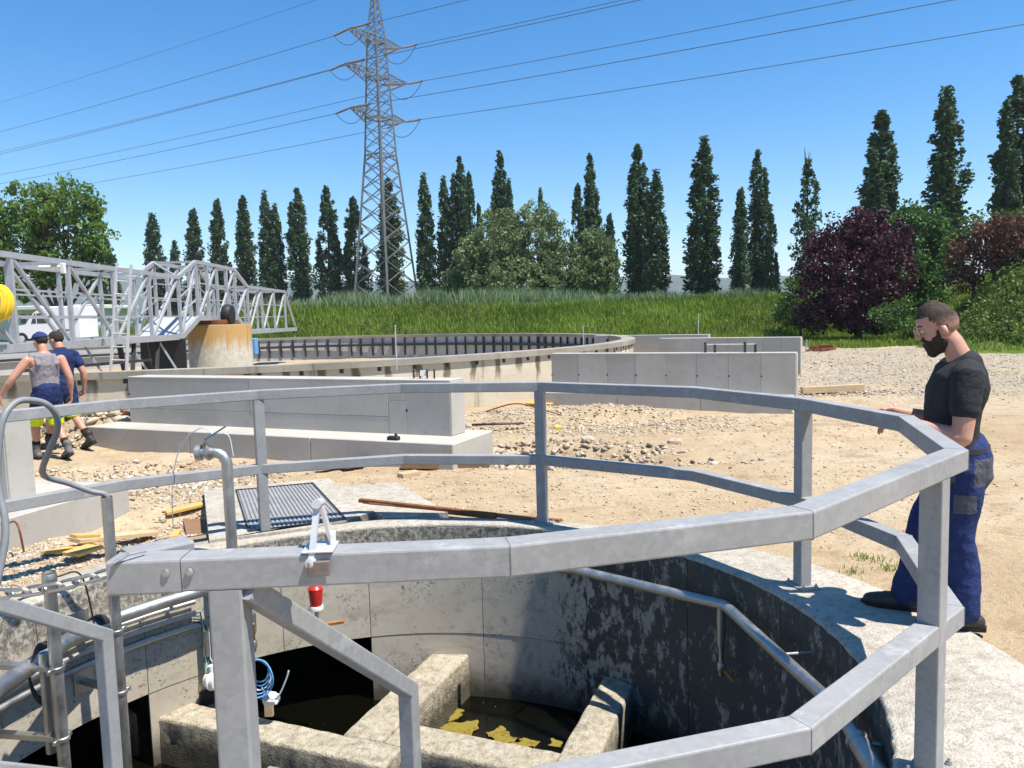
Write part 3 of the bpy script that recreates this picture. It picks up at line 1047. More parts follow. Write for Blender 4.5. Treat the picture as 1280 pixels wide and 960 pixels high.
m = MB(); m.tube([C0, C0 + Vector((.02, -.025, .03)), C0 + Vector((.05, -.01, .045)), C0 + Vector((.07, .03, .04))], .004, 6); m.build('hook', MAT['stainless'], chain, smooth=True)

# ------------------------------------------------------------------ pipes in the pit
def arc(phis, r, z): return [pc(a, r, z) for a in phis]
def rz_at(phi): return math.radians(phi)

def clamp(parent, p, r, n=Vector((0, 0, 1)), tail=None):
    """pipe clamp: two half shells with ears"""
    m = MB(); m.lathe(Vector(p) - Vector(n) * .014, n, [(0, r + .002), (.004, r + .008), (.024, r + .008), (.028, r + .002)], 14)
    d = tail if tail is not None else Vector((1, 0, 0))
    m.bbox_bev(Vector(p) + d * (r + .018), (.036, .020, .028), math.atan2(d.y, d.x), .003)
    m.bbox_bev(Vector(p) - d * (r + .018), (.036, .020, .028), math.atan2(d.y, d.x), .003)
    m.build('clamp', MAT['stainless'], parent, smooth=True)

# left ring pipe with rubber coupling
lp = empty('ring_pipe', pc(150, 2.25, -.23), 'stainless ring pipe with a black rubber coupling along the left pit wall', 'pipe')
A = [(-2.36, 5.64), (-2.60, 5.36), (-2.80, 5.08)]
B = [(-2.80, 5.08), (-2.86, 4.80), (-2.86, 4.45), (-2.85, 4.05), (-2.80, 3.55)]
m = MB(); m.tube([Vector((x, y, -.245)) for x, y in A], .046, 16); m.build('pipe', MAT['stainless'], lp, smooth=True)
m = MB(); m.tube([Vector((x, y, -.245 + .012 * i)) for i, (x, y) in enumerate(B)], .050, 16); m.build('pipe', MAT['stainless'], lp, smooth=True)
m = MB(); m.tube([(-2.815, 5.055, -.245), (-2.835, 4.96, -.242)], .060, 16); m.tube([(-2.822, 5.035, -.245), (-2.830, 4.99, -.243)], .066, 16); m.build('coupling', MAT['black_rubber'], lp, smooth=True)
m = MB(); m.tube([(-2.36, 5.64, -.245), (-2.30, 5.70, -.25), (-2.26, 5.73, -.32), (-2.25, 5.74, -.42)], .046, 14); m.build('elbow', MAT['stainless'], lp, smooth=True)
for phi in (138, 156, 172):
    q = pc(phi, 2.30, -.25); w_ = pc(phi, CR - .002, -.25)
    m = MB(); m.bar(q, w_, .03, .012); m.bbox_bev(w_ - (w_ - q).normalized() * .006, (.012, .10, .12), math.radians(phi), .002); m.build('wall_bracket', MAT['stainless'], lp)

for k, (z, r, lab) in enumerate([(-.36, .020, 'upper slim steel conduit running along the left pit wall'),
                                 (-.45, .022, 'middle slim steel conduit running along the left pit wall'),
                                 (-.54, .024, 'lowest slim steel conduit running along the left pit wall')]):
    cd = empty('conduit', pc(150, 2.43, z), lab, 'conduit', None)
    ph = [134 + i * 4 for i in range(14)]
    m = MB(); m.tube(arc(ph, CR - .045, z), r, 10); m.build('pipe', MAT['stainless'], cd, smooth=True)
    for a in (143, 158, 172):
        q = pc(a, CR - .045, z); w_ = pc(a, CR - .002, z)
        m = MB(); m.bar(q, w_, .02, .02); m.lathe(q - Vector((-math.sin(math.radians(a)), math.cos(math.radians(a)), 0)) * .012, Vector((-math.sin(math.radians(a)), math.cos(math.radians(a)), 0)), [(0, r + .004), (.024, r + .004)], 12)
        m.build('clip', MAT['stainless'], cd)

# drop cables and white housing at the end of the conduits
dc = empty('cable_drop', pc(133, 2.42, -.6), 'green and white cables dropping from the conduits through a short steel tube', 'cables')
q = pc(132.6, CR - .07, 0)
m = MB(); m.tube([(q.x, q.y, -.60), (q.x, q.y, -.80)], .026, 12); m.build('tube', MAT['stainless'], dc, smooth=True)
for i, mt in enumerate(('cable_green', 'cable_pale', 'cable_green', 'black_rubber', 'cable_pale')):
    o = .011 * (i - 2)
    m = MB(); m.tube([pc(134.5, CR - .045, -.45 - .02 * i), pc(133.2 - .1 * i, CR - .06, -.45 - .03 * i), (q.x + o, q.y + .3 * o, -.58), (q.x + o, q.y + .2 * o, -.82), (q.x + o * 1.6 + .02, q.y + o, -.92)], .0055, 6)
    m.build('cable', MAT[mt], dc, smooth=True)
hs = empty('white_housing', pc(131, 2.33, -1.0), 'white plastic sensor housing hanging in front of the wall opening', 'housing')
q = pc(132.2, CR - .12, -.985)
m = MB(); ax = Vector((.85, -.45, 0)).normalized()
m.lathe(q - ax * .055, ax, [(0, .03), (.008, .062), (.045, .068), (.052, .075), (.068, .075), (.075, .066), (.11, .062), (.118, .03)], 20); m.build('body', MAT['pvc_white'], hs, smooth=True)
m = MB(); m.tube([q + Vector((0, 0, .06)), q + Vector((-.01, 0, .12))], .026, 12); m.build('neck', MAT['pvc_white'], hs, smooth=True)
m = MB(); m.tube([q + ax * .01 + Vector((math.cos(a) * .0, 0, 0)) + (Vector((0, 0, 1)) * math.cos(a) + ax.cross(Vector((0, 0, 1))) * math.sin(a)) * .074 for a in [i * .3 for i in range(22)]], .004, 5, cap=False); m.build('strap', MAT['cable_pale'], hs)
m = MB(); m.bbox_bev(pc(131.5, CR - .01, -1.16), (.03, .20, .12), math.radians(131.5), .004); m.build('bracket', MAT['dark_steel'], hs)

# poles clamped to the left wall
def pole(px, py, z0, z1, r, label, clamps, hose=None):
    e = empty('pole', (px, py, z0), label, 'pole')
    m = MB(); m.tube([(px, py, z0), (px, py, z1)], r, 16, cap=False)
    m.tube([(px, py, z1 - .002), (px, py, z0)], r * .86, 16, cap=False); m.build('tube', MAT['stainless'], e, smooth=True)
    w = Vector((px - CX, py - CY, 0)).normalized()
    for z in clamps:
        sd = Vector((-w.y, w.x, 0))
        clamp(e, (px, py, z), r, tail=sd)
        b = MB(); wq = Vector((CX, CY, z)) + w * (CR - .004)
        pq = Vector((px, py, z))
        b.bar(pq + w * (r + .004), wq, .045, .03); b.bbox_bev(wq - w * .005, (.012, .14, .16), math.atan2(w.y, w.x), .002)
        b.build('wall_bracket', MAT['stainless'], e)
    return e
P1 = (-2.64, 4.90)
e1 = pole(P1[0], P1[1], -1.75, .655, .034, 'tall stainless pole rising from the pit with a grey hose from its top', (-.245, -.66))
m = MB(); m.tube([(P1[0] - .075, P1[1] + .06, -.22), (P1[0] - .075, P1[1] + .06, -.72)], .018, 10); m.build('side_tube', MAT['stainless'], e1, smooth=True)
P2 = (-2.66, 4.27)
e2 = pole(P2[0], P2[1], -1.75, .372, .034, 'short open stainless pole standing behind the chain', (-.20, -.62))
m = MB(); m.tube([(P2[0] - .085, P2[1] + .03, -.12), (P2[0] - .085, P2[1] + .03, -.72)], .030, 12); m.build('side_tube', MAT['stainless'], e2, smooth=True)
m = MB(); m.lathe((P2[0], P2[1], .30), (0, 0, 1), [(0, .036), (.01, .040), (.05, .040), (.06, .036)], 14); m.build('clamp', MAT['stainless'], e2, smooth=True)

# grey hose leaving the tall pole
def bez(pts, n=14):
    """Catmull-Rom through points"""
    P = [Vector(p) for p in pts]; P = [P[0] * 2 - P[1]] + P + [P[-1] * 2 - P[-2]]
    out = []
    for i in range(1, len(P) - 2):
        for k in range(n):
            t = k / n
            out.append(.5 * ((2 * P[i]) + (P[i + 1] - P[i - 1]) * t + (2 * P[i - 1] - 5 * P[i] + 4 * P[i + 1] - P[i + 2]) * t * t + (3 * P[i] - P[i - 1] - 3 * P[i + 1] + P[i + 2]) * t ** 3))
    out.append(P[-2]); return out
hp = [(P1[0], P1[1], .55), (P1[0], P1[1], .66)] + [tuple(PY(u, v, y)) for u, v, y in
     [(113, 614, 4.86), (85, 604, 4.8), (60, 597, 4.7), (53, 588, 4.6), (60, 567, 4.5), (71, 540, 4.45), (71, 522, 4.4), (62, 508, 4.35), (45, 501, 4.3), (20, 503, 4.2), (2, 530, 4.1), (-3, 600, 4.05), (6, 650, 4.0), (4, 690, 3.95), (-14, 760, 3.85), (-60, 860, 3.7)]]
m = MB(); m.tube(bez(hp), .0185, 10)
o = m.build('hose', MAT['grey_hose'], None, smooth=True)
tag(o, 'thick grey hose curling from the tall pole over the railing', 'hose')

# black cable bundle beside the short pole
cb = empty('cable_loop', (-2.8, 4.25, -.2), 'loops of dark cable hanging beside the short pole', 'cables')
for i in range(5):
    q = Vector((-2.80 - .012 * i, 4.33 + .02 * i, -.13))
    m = MB(); m.tube(bez([q + Vector((.05, .01, .03)), q + Vector((0, -.02, .0)), q + Vector((-.05, -.02, -.12 - .02 * i)), q + Vector((-.02, 0, -.26 - .02 * i)), q + Vector((.04, .02, -.28 - .015 * i))]), .007, 6)
    m.build('cable', MAT['black_rubber'], cb, smooth=True)
m = MB(); m.tube(bez([(-2.64, 4.3, .33), (-2.57, 4.42, .30), (-2.56, 4.5, .0), (-2.58, 4.55, -.25)]), .005, 6)
tag(m.build('thin_cable', MAT['black_rubber'], None, smooth=True), 'thin dark cable dropping from the short pole top', 'cable')

# riser with elbow and ball valve at the far left rim
rp = PY(289, 668, 5.70)
ri = empty('riser_pipe', (rp.x, rp.y, -.9), 'stainless riser pipe with an elbow and ball valve at the pit rim', 'pipe')
zt = .80
m = MB(); m.tube([(rp.x, rp.y, -1.0), (rp.x, rp.y, zt - .10)] + [(rp.x - .09 * (1 - math.cos(a)), rp.y, zt - .10 + .09 * math.sin(a)) for a in (.4, .8, 1.2, 1.57)] + [(rp.x - .115, rp.y, zt - .01)], .040, 16); m.build('pipe', MAT['stainless'], ri, smooth=True)
m = MB(); m.lathe((rp.x - .10, rp.y, zt - .01), (-1, 0, 0), [(0, .046), (.015, .046), (.02, .058), (.04, .058), (.045, .042), (.075, .042), (.08, .058), (.12, .060), (.125, .050)], 18); m.build('coupling', MAT['stainless'], ri, smooth=True)
m = MB(); m.lathe((rp.x - .155, rp.y - .01, zt + .02), (0, 0, 1), [(0, .02), (.03, .02), (.04, .026), (.055, .026), (.06, .010), (.075, .010)], 12); m.build('valve_stem', MAT['stainless'], ri, smooth=True)
m = MB(); m.bar((rp.x - .15, rp.y - .01, zt + .09), (rp.x + .02, rp.y - .03, zt + .19), .022, .010); m.build('lever', MAT['lever_blue'], ri)
m = MB(); m.tube(bez([(rp.x - .06, rp.y - .02, zt + .12), (rp.x + .03, rp.y - .02, zt + .12), (rp.x + .055, rp.y - .01, zt - .04)]), .004, 6); m.build('loop', MAT['cable_pale'], ri)
m = MB(); m.tube(bez([(rp.x - .07, rp.y - .02, zt + .12), (rp.x - .2, rp.y + .05, zt + .17), (rp.x - .42, rp.y + .2, zt + .02), (rp.x - .62, rp.y + .45, zt - .32), (rp.x - .80, rp.y + .8, -.02)]), .004, 5)
tag(m.build('lanyard', MAT['cable_pale'], None, smooth=True), 'thin pale cord running from the blue valve lever to the ground', 'cord')

# right-hand ring pipe with a bend, drop nozzle with orange lever
rpipe = empty('ring_pipe', (1.4, 4.9, -.2), 'stainless ring pipe with mitred bends along the dark right pit wall', 'pipe')
RP = [(-.05, 5.98, -.21), (.453, 5.765, -.205), (1.375, 4.955, -.20), (1.545, 3.62, -.20), (1.515, 3.30, -.20)]
m = MB(); m.sweep([Vector(p) for p in RP], [(.035 * math.cos(a), .035 * math.sin(a)) for a in [i * math.pi / 8 for i in range(16)]]); m.build('pipe', MAT['stainless'], rpipe, smooth=True)
d = (Vector(RP[-1]) - Vector(RP[-2])).normalized()
m = MB(); m.lathe(Vector(RP[-1]) - d * .02, d, [(0, .042), (.01, .055), (.035, .055), (.04, .048), (.30, .048), (.6, .046)], 18); m.build('end_pipe', MAT['stainless'], rpipe, smooth=True)
m = MB(); q = Vector(RP[-1]); m.tube([q, Vector((CX, CY, q.z)) + (q - Vector((CX, CY, q.z))).normalized() * CR], .011, 10); m.build('stay', MAT['stainless'], rpipe, smooth=True)
for p in (RP[1], (1.47, 4.2, -.2)):
    q = Vector(p); w_ = Vector((CX, CY, q.z)) + (q - Vector((CX, CY, q.z))).normalized() * (CR - .002)
    m = MB(); m.tube([q, w_], .010, 8); m.build('stay', MAT['stainless'], rpipe)

def nozzle(q, ln, label, red, hd):
    e = empty('drop_nozzle', (q.x, q.y, q.z - ln), label, 'valve')
    m = MB(); m.tube([q, q - Vector((0, 0, ln * .62))], [.030, .028], 14); m.tube([q - Vector((0, 0, ln * .62)), q - Vector((0, 0, ln * .72)), q - Vector((0, 0, ln))], [.028, .016, .016], 12); m.build('tube', MAT['stainless'], e, smooth=True)
    if red:
        m = MB(); m.lathe(q - Vector((0, 0, ln * .25)), (0, 0, -1), [(0, .04), (.02, .058), (.12, .050), (.16, .044)], 16); m.build('red_sleeve', MAT['valve_red'], e, smooth=True)
        m = MB(); m.lathe(q - Vector((0, 0, ln * .25 + .16)), (0, 0, -1), [(0, .052), (.012, .056), (.03, .056), (.035, .04)], 16); m.build('collar', MAT['pvc_white'], e, smooth=True)
    b = q - Vector((0, 0, ln))
    m = MB(); m.lathe(b + Vector((0, 0, .02)), (0, 0, -1), [(0, .02), (.01, .028), (.05, .028), (.06, .02), (.09, .018)], 12); m.build('ball_valve', MAT['stainless'], e, smooth=True)
    m = MB(); m.bar(b - Vector((0, 0, .01)), b - Vector((0, 0, .01)) + Vector(hd), .030, .020); m.build('lever', MAT['lever_orange'], e)
    return e
nozzle(Vector((1.355, 4.975, -.22)), .40, 'stainless drop nozzle with orange lever on the dark right wall', False, (.07, -.05, -.075))
q = PY(392, 690, 5.85)
nozzle(Vector((q.x, q.y, -.20)), .42, 'red sleeved valve with orange lever before the sunlit pit wall', True, (.22, -.03, .04))
q = PY(316, 790, 5.45)
e = nozzle(Vector((q.x, q.y, -.36)), .22, 'drop valve with upright orange lever and blue hose coil', False, (.015, -.05, .17))
# blue hose coil hanging on it
hc = empty('hose_coil', (q.x + .05, q.y - .04, -.9), 'coil of thin blue hose hanging from the drop valve', 'hose')
for i in range(5):
    c = Vector((q.x + .045 + .004 * i, q.y - .05 - .010 * i, -.775 + .006 * i)); r = .072 + .011 * i
    m = MB(); m.tube([c + Vector((math.cos(a) * r, -.012 * i + .01 * math.sin(3 * a + i), math.sin(a) * r * 1.2 - .010 * i)) for a in [k * .3142 for k in range(21)]], .0062, 6, cap=False)
    m.build('turn', MAT['cable_blue'] if i != 2 else MAT['cable_pale'], hc, smooth=True)
m = MB(); m.tube(bez([c + Vector((.02, -.02, -.12)), c + Vector((.08, -.02, -.20)), c + Vector((.14, -.02, -.18)), c + Vector((.20, -.02, -.06)), c + Vector((.22, -.02, .0))]), .006, 6); m.build('tail', MAT['cable_pale'], hc, smooth=True)
wb = empty('float_switch', (q.x + .12, q.y - .06, -1.0), 'white faceted plastic float beside the blue hose coil', 'float')
q2 = Vector((q.x + .13, q.y - .07, -.975)); ax = Vector((.95, -.3, .0)).normalized()
m = MB(); m.lathe(q2 - ax * .05, ax, [(0, .040), (.01, .050), (.07, .050), (.08, .042), (.10, .040), (.105, .034), (.085, .030)], 8); m.build('body', MAT['pvc_white'], wb)
m = MB(); m.lathe(q2 - ax * .10, ax, [(0, .018), (.05, .022)], 8); m.build('neck', MAT['black_rubber'], wb)
m = MB(); m.tube([(q.x - .03, q.y + .03, -.3), (q.x - .03, q.y + .03, -1.5)], .02, 10); tag(m.build('vertical_pipe', MAT['stainless'], None, smooth=True), 'slim vertical pipe going down behind the blue hose coil', 'pipe')
m = MB(); m.bar((q.x + .07, q.y + .05, -1.17), (q.x + .07, q.y + .05, -1.02), .06, .03); tag(m.build('timber_offcut', MAT['raw_timber'], None), 'short timber offcut standing on the chamber wall', 'offcut')

# ------------------------------------------------------------------ new concrete walls
def V2(x, y): return Vector((x, y, 0))

def frac_u(L, R, u):
    """share along the plan line L-R that is seen in image column u (horizon height)"""
    k = (u - 640) / FPX
    # L.x + s*dx = k*(L.y + s*dy)
    dx, dy = R[0] - L[0], R[1] - L[1]
    return (k * L[1] - L[0]) / (dx - k * dy)

def conc_wall(L, R, th, z0, z1, label, splits, foot=None, foot_h=.28, foot_front=.35, foot_back=.3, e0=.3, e1=.05, rows=None):
    L = V2(*L); R = V2(*R); d = (R - L).normalized(); n = Vector((-d.y, d.x, 0))
    if n.y < 0: n = -n
    ln = (R - L).length; rz = math.atan2(d.y, d.x)
    w = empty('concrete_wall', (L + R) / 2 + Vector((0, 0, -.15)), label, 'wall')
    c = (L + R) / 2 + n * (th / 2)
    m = MB(); m.box(c + Vector((0, 0, (z0 + z1) / 2 - .004)), (ln - .012, th - .012, z1 - z0 - .010), rz); m.build('core', MAT['concrete'], w)
    ss = [0] + splits + [1]
    pt = .03; g = .004
    for i, (a, b) in enumerate(zip(ss, ss[1:])):
        rr_ = rows[i] if rows else [0, 1]
        for za, zb in zip(rr_, rr_[1:]):
            zA = z0 + (z1 - z0) * za; zB = z0 + (z1 - z0) * zb
            cc = L + d * ln * (a + b) / 2 + n * (pt / 2 - .004 + rng.uniform(-.0015, .0015)) + Vector((0, 0, (zA + zB) / 2))
            m = MB(); m.bbox_bev(cc, (ln * (b - a) - g, pt, zB - zA - g), rz, .004); pn = m.build('panel', MAT['concrete'], w)
            # tie holes
            if b - a > .06 and zB - zA > .3:
                for fx in (-.5, ):
                    q = L + d * (ln * a + .012) - n * .006 + Vector((0, 0, zA + (zB - zA) * .45))
                    k = MB(); k.lathe(q, -n, [(0, .016), (.004, .016), (.004, .010), (.001, .010)], 10); k.build('tie_hole', MAT['dark_steel'], pn)
    # plain back and ends, and the top screed
    m = MB(); m.bbox_bev(c + Vector((0, 0, z1 - .004)), (ln + .004, th + .012, .022), rz, .006); m.build('top_screed', MAT['concrete'], w)
    m = MB(); m.bbox_bev(R + n * (th / 2) + d * .004 + Vector((0, 0, (z0 + z1) / 2)), (.02, th - .004, z1 - z0 - .03), rz, .004); m.build('end_face', MAT['concrete'], w)
    if foot:
        fl = ln + e0 + e1; fd = foot_front + th + foot_back
        fc = L + d * (fl / 2 - e0) + n * (fd / 2 - foot_front)
        n_f = foot
        for i in range(n_f):
            a = -fl / 2 + fl * i / n_f; b = -fl / 2 + fl * (i + 1) / n_f
            m = MB(); m.bbox_bev(fc + d * (a + b) / 2 + Vector((0, 0, (foot_h - .5) / 2)), (b - a - .003, fd, foot_h + .5), rz, .012); m.build('footing', MAT['concrete'], w)
    return w, L, R, d, n

L1 = (-5.86, 11.72); R1 = (-.77, 9.47)
sp = [frac_u(L1, R1, u) for u in (310, 484, 506)]
w1 = conc_wall(L1, R1, .36, .27, .975, 'long new grey concrete wall on a wide footing beside the round tank', sp, 3, .28, .52, .22, .32, .30,
               rows=[[0, .33, 1], [0, .33, 1], [0, .62, 1], [0, 1]])
L2 = (.80, 15.40); R2 = (4.98, 13.45)
sp = [frac_u(L2, R2, .3125 * x + 660) for x in (203, 317, 432, 553, 677, 805, 936)]
w2 = conc_wall(L2, R2, .28, .22, .975, 'new grey concrete wall of eight shuttered panels in the middle of the yard', sp, 3, .24, .36, .3, .1, -.02)
L3 = (4.37, 22.7); R3 = (7.82, 20.8)
sp = [frac_u(L3, R3, u) for u in (844, 866, 887, 909, 932, 954, 977)]
w3 = conc_wall(L3, R3, .28, -.1, .975, 'farther concrete wall of narrow panels behind the eight panel wall', sp)
w4 = conc_wall((2.9, 26.8), (6.4, 25.0), .28, -.1, .985, 'farthest concrete wall, showing only its top behind the tank edge', [.33, .66])
w5 = conc_wall((-7.5, 7.60), (-4.50, 6.74), .27, .2, .95, 'bright wall end standing on a footing by the left side of the railing', [.5], 2, .215, .52, .60, .3, .50)

# guard clamps and rods on the wall tops
gc = empty('edge_guard', PY(912, 438, 14.0), 'small steel edge guard clamps with a thin bar on the eight panel wall', 'guard')
n2_ = w2[4]
for u in (881, 893, 931, 944):
    s = frac_u(L2, R2, u); q = V2(*L2).lerp(V2(*R2), s) + n2_ * .14
    m = MB(); m.bar(q + Vector((0, 0, .97)), q + Vector((0, 0, 1.17 if u in (881, 931) else 1.13)), .035, .05); m.build('clamp', MAT['dark_steel'], gc)
qa = V2(*L2).lerp(V2(*R2), frac_u(L2, R2, 881)) + n2_ * .14; qb = V2(*L2).lerp(V2(*R2), frac_u(L2, R2, 944)) + n2_ * .14
m = MB(); m.tube([qa + Vector((0, 0, 1.13)), qb + Vector((0, 0, 1.13))], .012, 6); m.build('bar', MAT['aluminium'], gc)
fr = empty('wall_clamp', PY(520, 465, 10.0), 'black and white clamp frame sitting on top of the long wall', 'clamp')
for u in (508, 516, 525, 534):
    s = frac_u(L1, R1, u); q = V2(*L1).lerp(V2(*R1), s) + w1[4] * .18
    m = MB(); m.bar(q + Vector((0, 0, .98)), q + Vector((0, 0, 1.10)), .02, .03); m.build('upright', MAT['dark_steel'], fr)
s = frac_u(L1, R1, 520); q = V2(*L1).lerp(V2(*R1), s) + w1[4] * .18
m = MB(); m.box(q + Vector((0, 0, 1.05)), (.08, .04, .07), 0); m.build('plate', MAT['pvc_white'], fr)
def rod(u, v0, v1, y, r, label, mt='aluminium'):
    a = PY(u, v0, y); b = PY(u, v1, y)
    z0 = min(a.z, b.z); z1 = max(a.z, b.z); x = (a.x + b.x) / 2
    m = MB(); m.tube([(x, y, z0), (x, y, z1)], [r, r * .8], 6); m.lathe((x, y, z1), (0, 0, 1), [(0, r * 1.3), (.02, r * 1.3)], 6)
    tag(m.build('survey_rod', MAT[mt], None), label, 'rod')
rod(495, 408, 462, 12.0, .010, 'thin pale rod standing between the long wall and the tank')
rod(729, 408, 436, 20.0, .014, 'thin rod standing inside the tank edge by the eight panel wall')
rod(873, 393, 420, 26.5, .016, 'short pale rod behind the farthest wall before the grass')
rod(1008, 426, 438, 21.5, .02, 'short post beside the farther wall end')
rod(158, 512, 540, 12.05, .018, 'short red marker stick at the left end of the long wall', 'sign_red')

# ------------------------------------------------------------------ round tank
TC = Vector((-8.5, 24.9, 0)); TR = 12.3
tank = empty('round_tank', TC + Vector((0, 0, -1.8)), 'large round concrete settling tank with stained walls and a flat coping', 'tank')
def ring_part(name, prof, mat, n=160, a0=0.0, a1=2 * math.pi, smooth=True):
    closed = abs(a1 - a0 - 2 * math.pi) < 1e-6
    m = MB(); vs = []; fs = []; k = len(prof)
    cnt = n if closed else n + 1
    for i in range(cnt):
        a = a0 + (a1 - a0) * i / n
        for r, z in prof: vs.append(TC + Vector((r * math.cos(a), r * math.sin(a), z)))
    for i in range(n):
        i2 = (i + 1) % cnt
        for j in range(k):
            j2 = (j + 1) % k
            fs.append((i * k + j, i2 * k + j, i2 * k + j2, i * k + j2))
    if not closed:
        fs.append(tuple(range(k))); fs.append(tuple(range((cnt - 1) * k + k - 1, (cnt - 1) * k - 1, -1)))
    m.add(vs, fs); return m.build(name, mat, tank, smooth=smooth)
ring_part('outer_wall', [(TR, -.3), (TR, .88), (TR - .10, .88), (TR - .10, -.3)], MAT['tank_outer'])
ring_part('inner_wall', [(TR - .30, .88), (TR - .30, -1.8), (TR - .16, -1.8), (TR - .16, .88)], MAT['tank_inner'])
ring_part('coping', [(TR + .06, .883), (TR + .06, 1.0), (TR - .34, 1.0), (TR - .34, .883)], MAT['tank_coping'], smooth=False)
ring_part('weir_rail', [(TR - .36, .50), (TR - .36, .60), (TR - .44, .60), (TR - .44, .50)], MAT['dark_steel'])
m = MB(); m.prism([(TC.x + (TR - .05) * math.cos(a), TC.y + (TR - .05) * math.sin(a)) for a in [i * math.pi / 40 for i in range(80)]], -1.9, -1.8); m.build('floor', MAT['tank_inner'], tank)
def wedge(ang, r, z0, z1, w, d, name, mat):
    a = math.radians(ang); q = TC + Vector((r * math.cos(a), r * math.sin(a), (z0 + z1) / 2))
    m = MB(); m.box(q, (d, w, z1 - z0), a); return m.build(name, mat, tank)
for i in range(46):
    wedge(8 + i * 2.6 + rng.uniform(-.3, .3), TR - .35, .05, .87, .05 + .05 * rng.random(), .06, 'bracket', MAT['dark_steel'])
for i in range(34):
    wedge(-110 + i * 3.3, TR + .004, .80, .875, .07, .02, 'weep_slot', MAT['dark_steel'])

# pier in the tank centre
PI_ = Vector((-9.15, 24.3, 0))
m = MB(); m.lathe(PI_ + Vector((0, 0, -1.8)), (0, 0, 1), [(0, .95), (3.42, .95), (3.5, .93), (3.52, .90)], 40)
pier = m.build('bridge_pier', MAT['pier'], None, smooth=True); tag(pier, 'rust stained round concrete pier in the middle of the tank', 'pier')

# ------------------------------------------------------------------ scraper bridge
bridge = empty('scraper_bridge', (-9.3, 24, 1.4), 'long pale steel lattice footbridge with raised middle spanning the round tank', 'bridge')
def xr(y): return -8.65 - .0465 * (y - 13.5)
NY = [9.7, 11.6, 13.5, 15.4, 17.3, 19.2, 21.1, 22.5, 24.3, 26.1, 27.5, 29.3, 31.1, 32.9, 34.7]
def zb(y): return 1.93 if 22.4 < y < 26.2 else 1.42
def zt_(y): return 3.55 if 22.4 < y < 26.2 else 3.03
def tnode(side, i, top):
    y = NY[i]; x = xr(y) - (1.2 if side else 0)
    return Vector((x, y, zt_(y) if top else zb(y)))
BM = MAT['bridge_paint']
def bpart(name, p, q, w, h): 
    m = MB(); m.bar(p, q, w, h); return m.build(name, BM, bridge)
for side in (0, 1):
    for i in range(len(NY)):
        lastn = i == len(NY) - 1
        if not lastn: bpart('post', tnode(side, i, 0), tnode(side, i, 1), .075, .075)
        if i < len(NY) - 1:
            bpart('bottom_chord', tnode(side, i, 0), tnode(side, i + 1, 0), .09, .15)
            if i < len(NY) - 2: bpart('top_chord', tnode(side, i, 1), tnode(side, i + 1, 1), .09, .10)
            if i < len(NY) - 2:
                a, b = (tnode(side, i, 1), tnode(side, i + 1, 0)) if i < 5 else (tnode(side, i, 0), tnode(side, i + 1, 1))
                if i == 4: a, b = tnode(side, i, 0), tnode(side, i + 1, 1)
                bpart('diagonal', a, b, .06, .06)
            else:
                bpart('end_strut', tnode(side, i, 1), tnode(side, i + 1, 0), .07, .07)
            for hgt in (.55, 1.02):
                o = Vector((.03 * (1 if side else -1), 0, hgt))
                if i < len(NY) - 2: bpart('guard_rail', tnode(side, i, 0) + o, tnode(side, i + 1, 0) + o, .03, .035)
for i in range(len(NY) - 1):
    bpart('cross_beam', tnode(0, i, 0) - Vector((0, 0, .04)), tnode(1, i, 0) - Vector((0, 0, .04)), .08, .08)
    bpart('cross_beam', tnode(0, i, 1), tnode(1, i, 1), .06, .06)
    if i % 2 == 0 and i < len(NY) - 2: bpart('top_brace', tnode(0, i, 1), tnode(1, i + 1, 1), .05, .04)
    a = (tnode(0, i, 0) + tnode(1, i, 0)) / 2; b = (tnode(0, i + 1, 0) + tnode(1, i + 1, 0)) / 2
    m = MB(); m.bar(a + Vector((0, 0, .03)), b + Vector((0, 0, .03)), 1.05, .035); m.build('deck_plate', MAT['roof_sheet'], bridge)
# portal uprights over the raised middle
for y, s in ((23.4, 0), (23.4, 1), (25.2, 0), (25.2, 1)):
    x = xr(y) - (1.2 if s else 0); m = MB(); m.bar((x, y, 1.93), (x, y, 3.55), .09, .09); m.build('portal_post', BM, bridge)
m = MB(); m.box((xr(20.6) - .45, 20.9, .60), (1.25, .05, 1.55), -.05); m.build('scraper_blade', MAT['dark_steel'], bridge)
for y in (15.0, 16.2, 18.3, 20.0):
    m = MB(); m.bar((xr(y) - .2, y, 1.38), (xr(y) + .35, y + .3, .15), .05, .05); m.build('stay', BM, bridge)
for y in (17.6, 19.0):
    m = MB(); m.bar((xr(y) - .1, y, 1.36), (xr(y) - .3, y + .9, -.6), .10, .10); m.bar((xr(y) - .1, y + .7, 1.36), (xr(y) + .1, y - .2, -.6), .08, .08); m.build('scraper_strut', MAT['dark_steel'], bridge)
m = MB(); m.bar((xr(14) - .1, 13.8, 1.0), (xr(19) + .2, 18.6, .92), .06, .06); m.build('scum_pipe', MAT['dark_steel'], bridge)
m = MB(); m.lathe((xr(24.6) + .05, 24.6, 2.02), (1, 0, 0), [(0, .20), (.02, .30), (.10, .34), (.20, .34), (.28, .30), (.30, .20)], 20); m.build('wheel', MAT['black_rubber'], bridge, smooth=True)
m = MB(); m.bbox_bev((xr(24.3) - .6, 24.3, 1.80), (1.7, 1.5, .14), 0, .02); m.build('turntable', MAT['rust'], bridge)
m = MB(); m.bbox_bev((xr(27.2) + .45, 26.4, .95), (.28, .3, .55), 0, .02); tag(m.build('blue_box', MAT['cable_blue'], None), 'small blue box beside the stained pier in the tank', 'box')

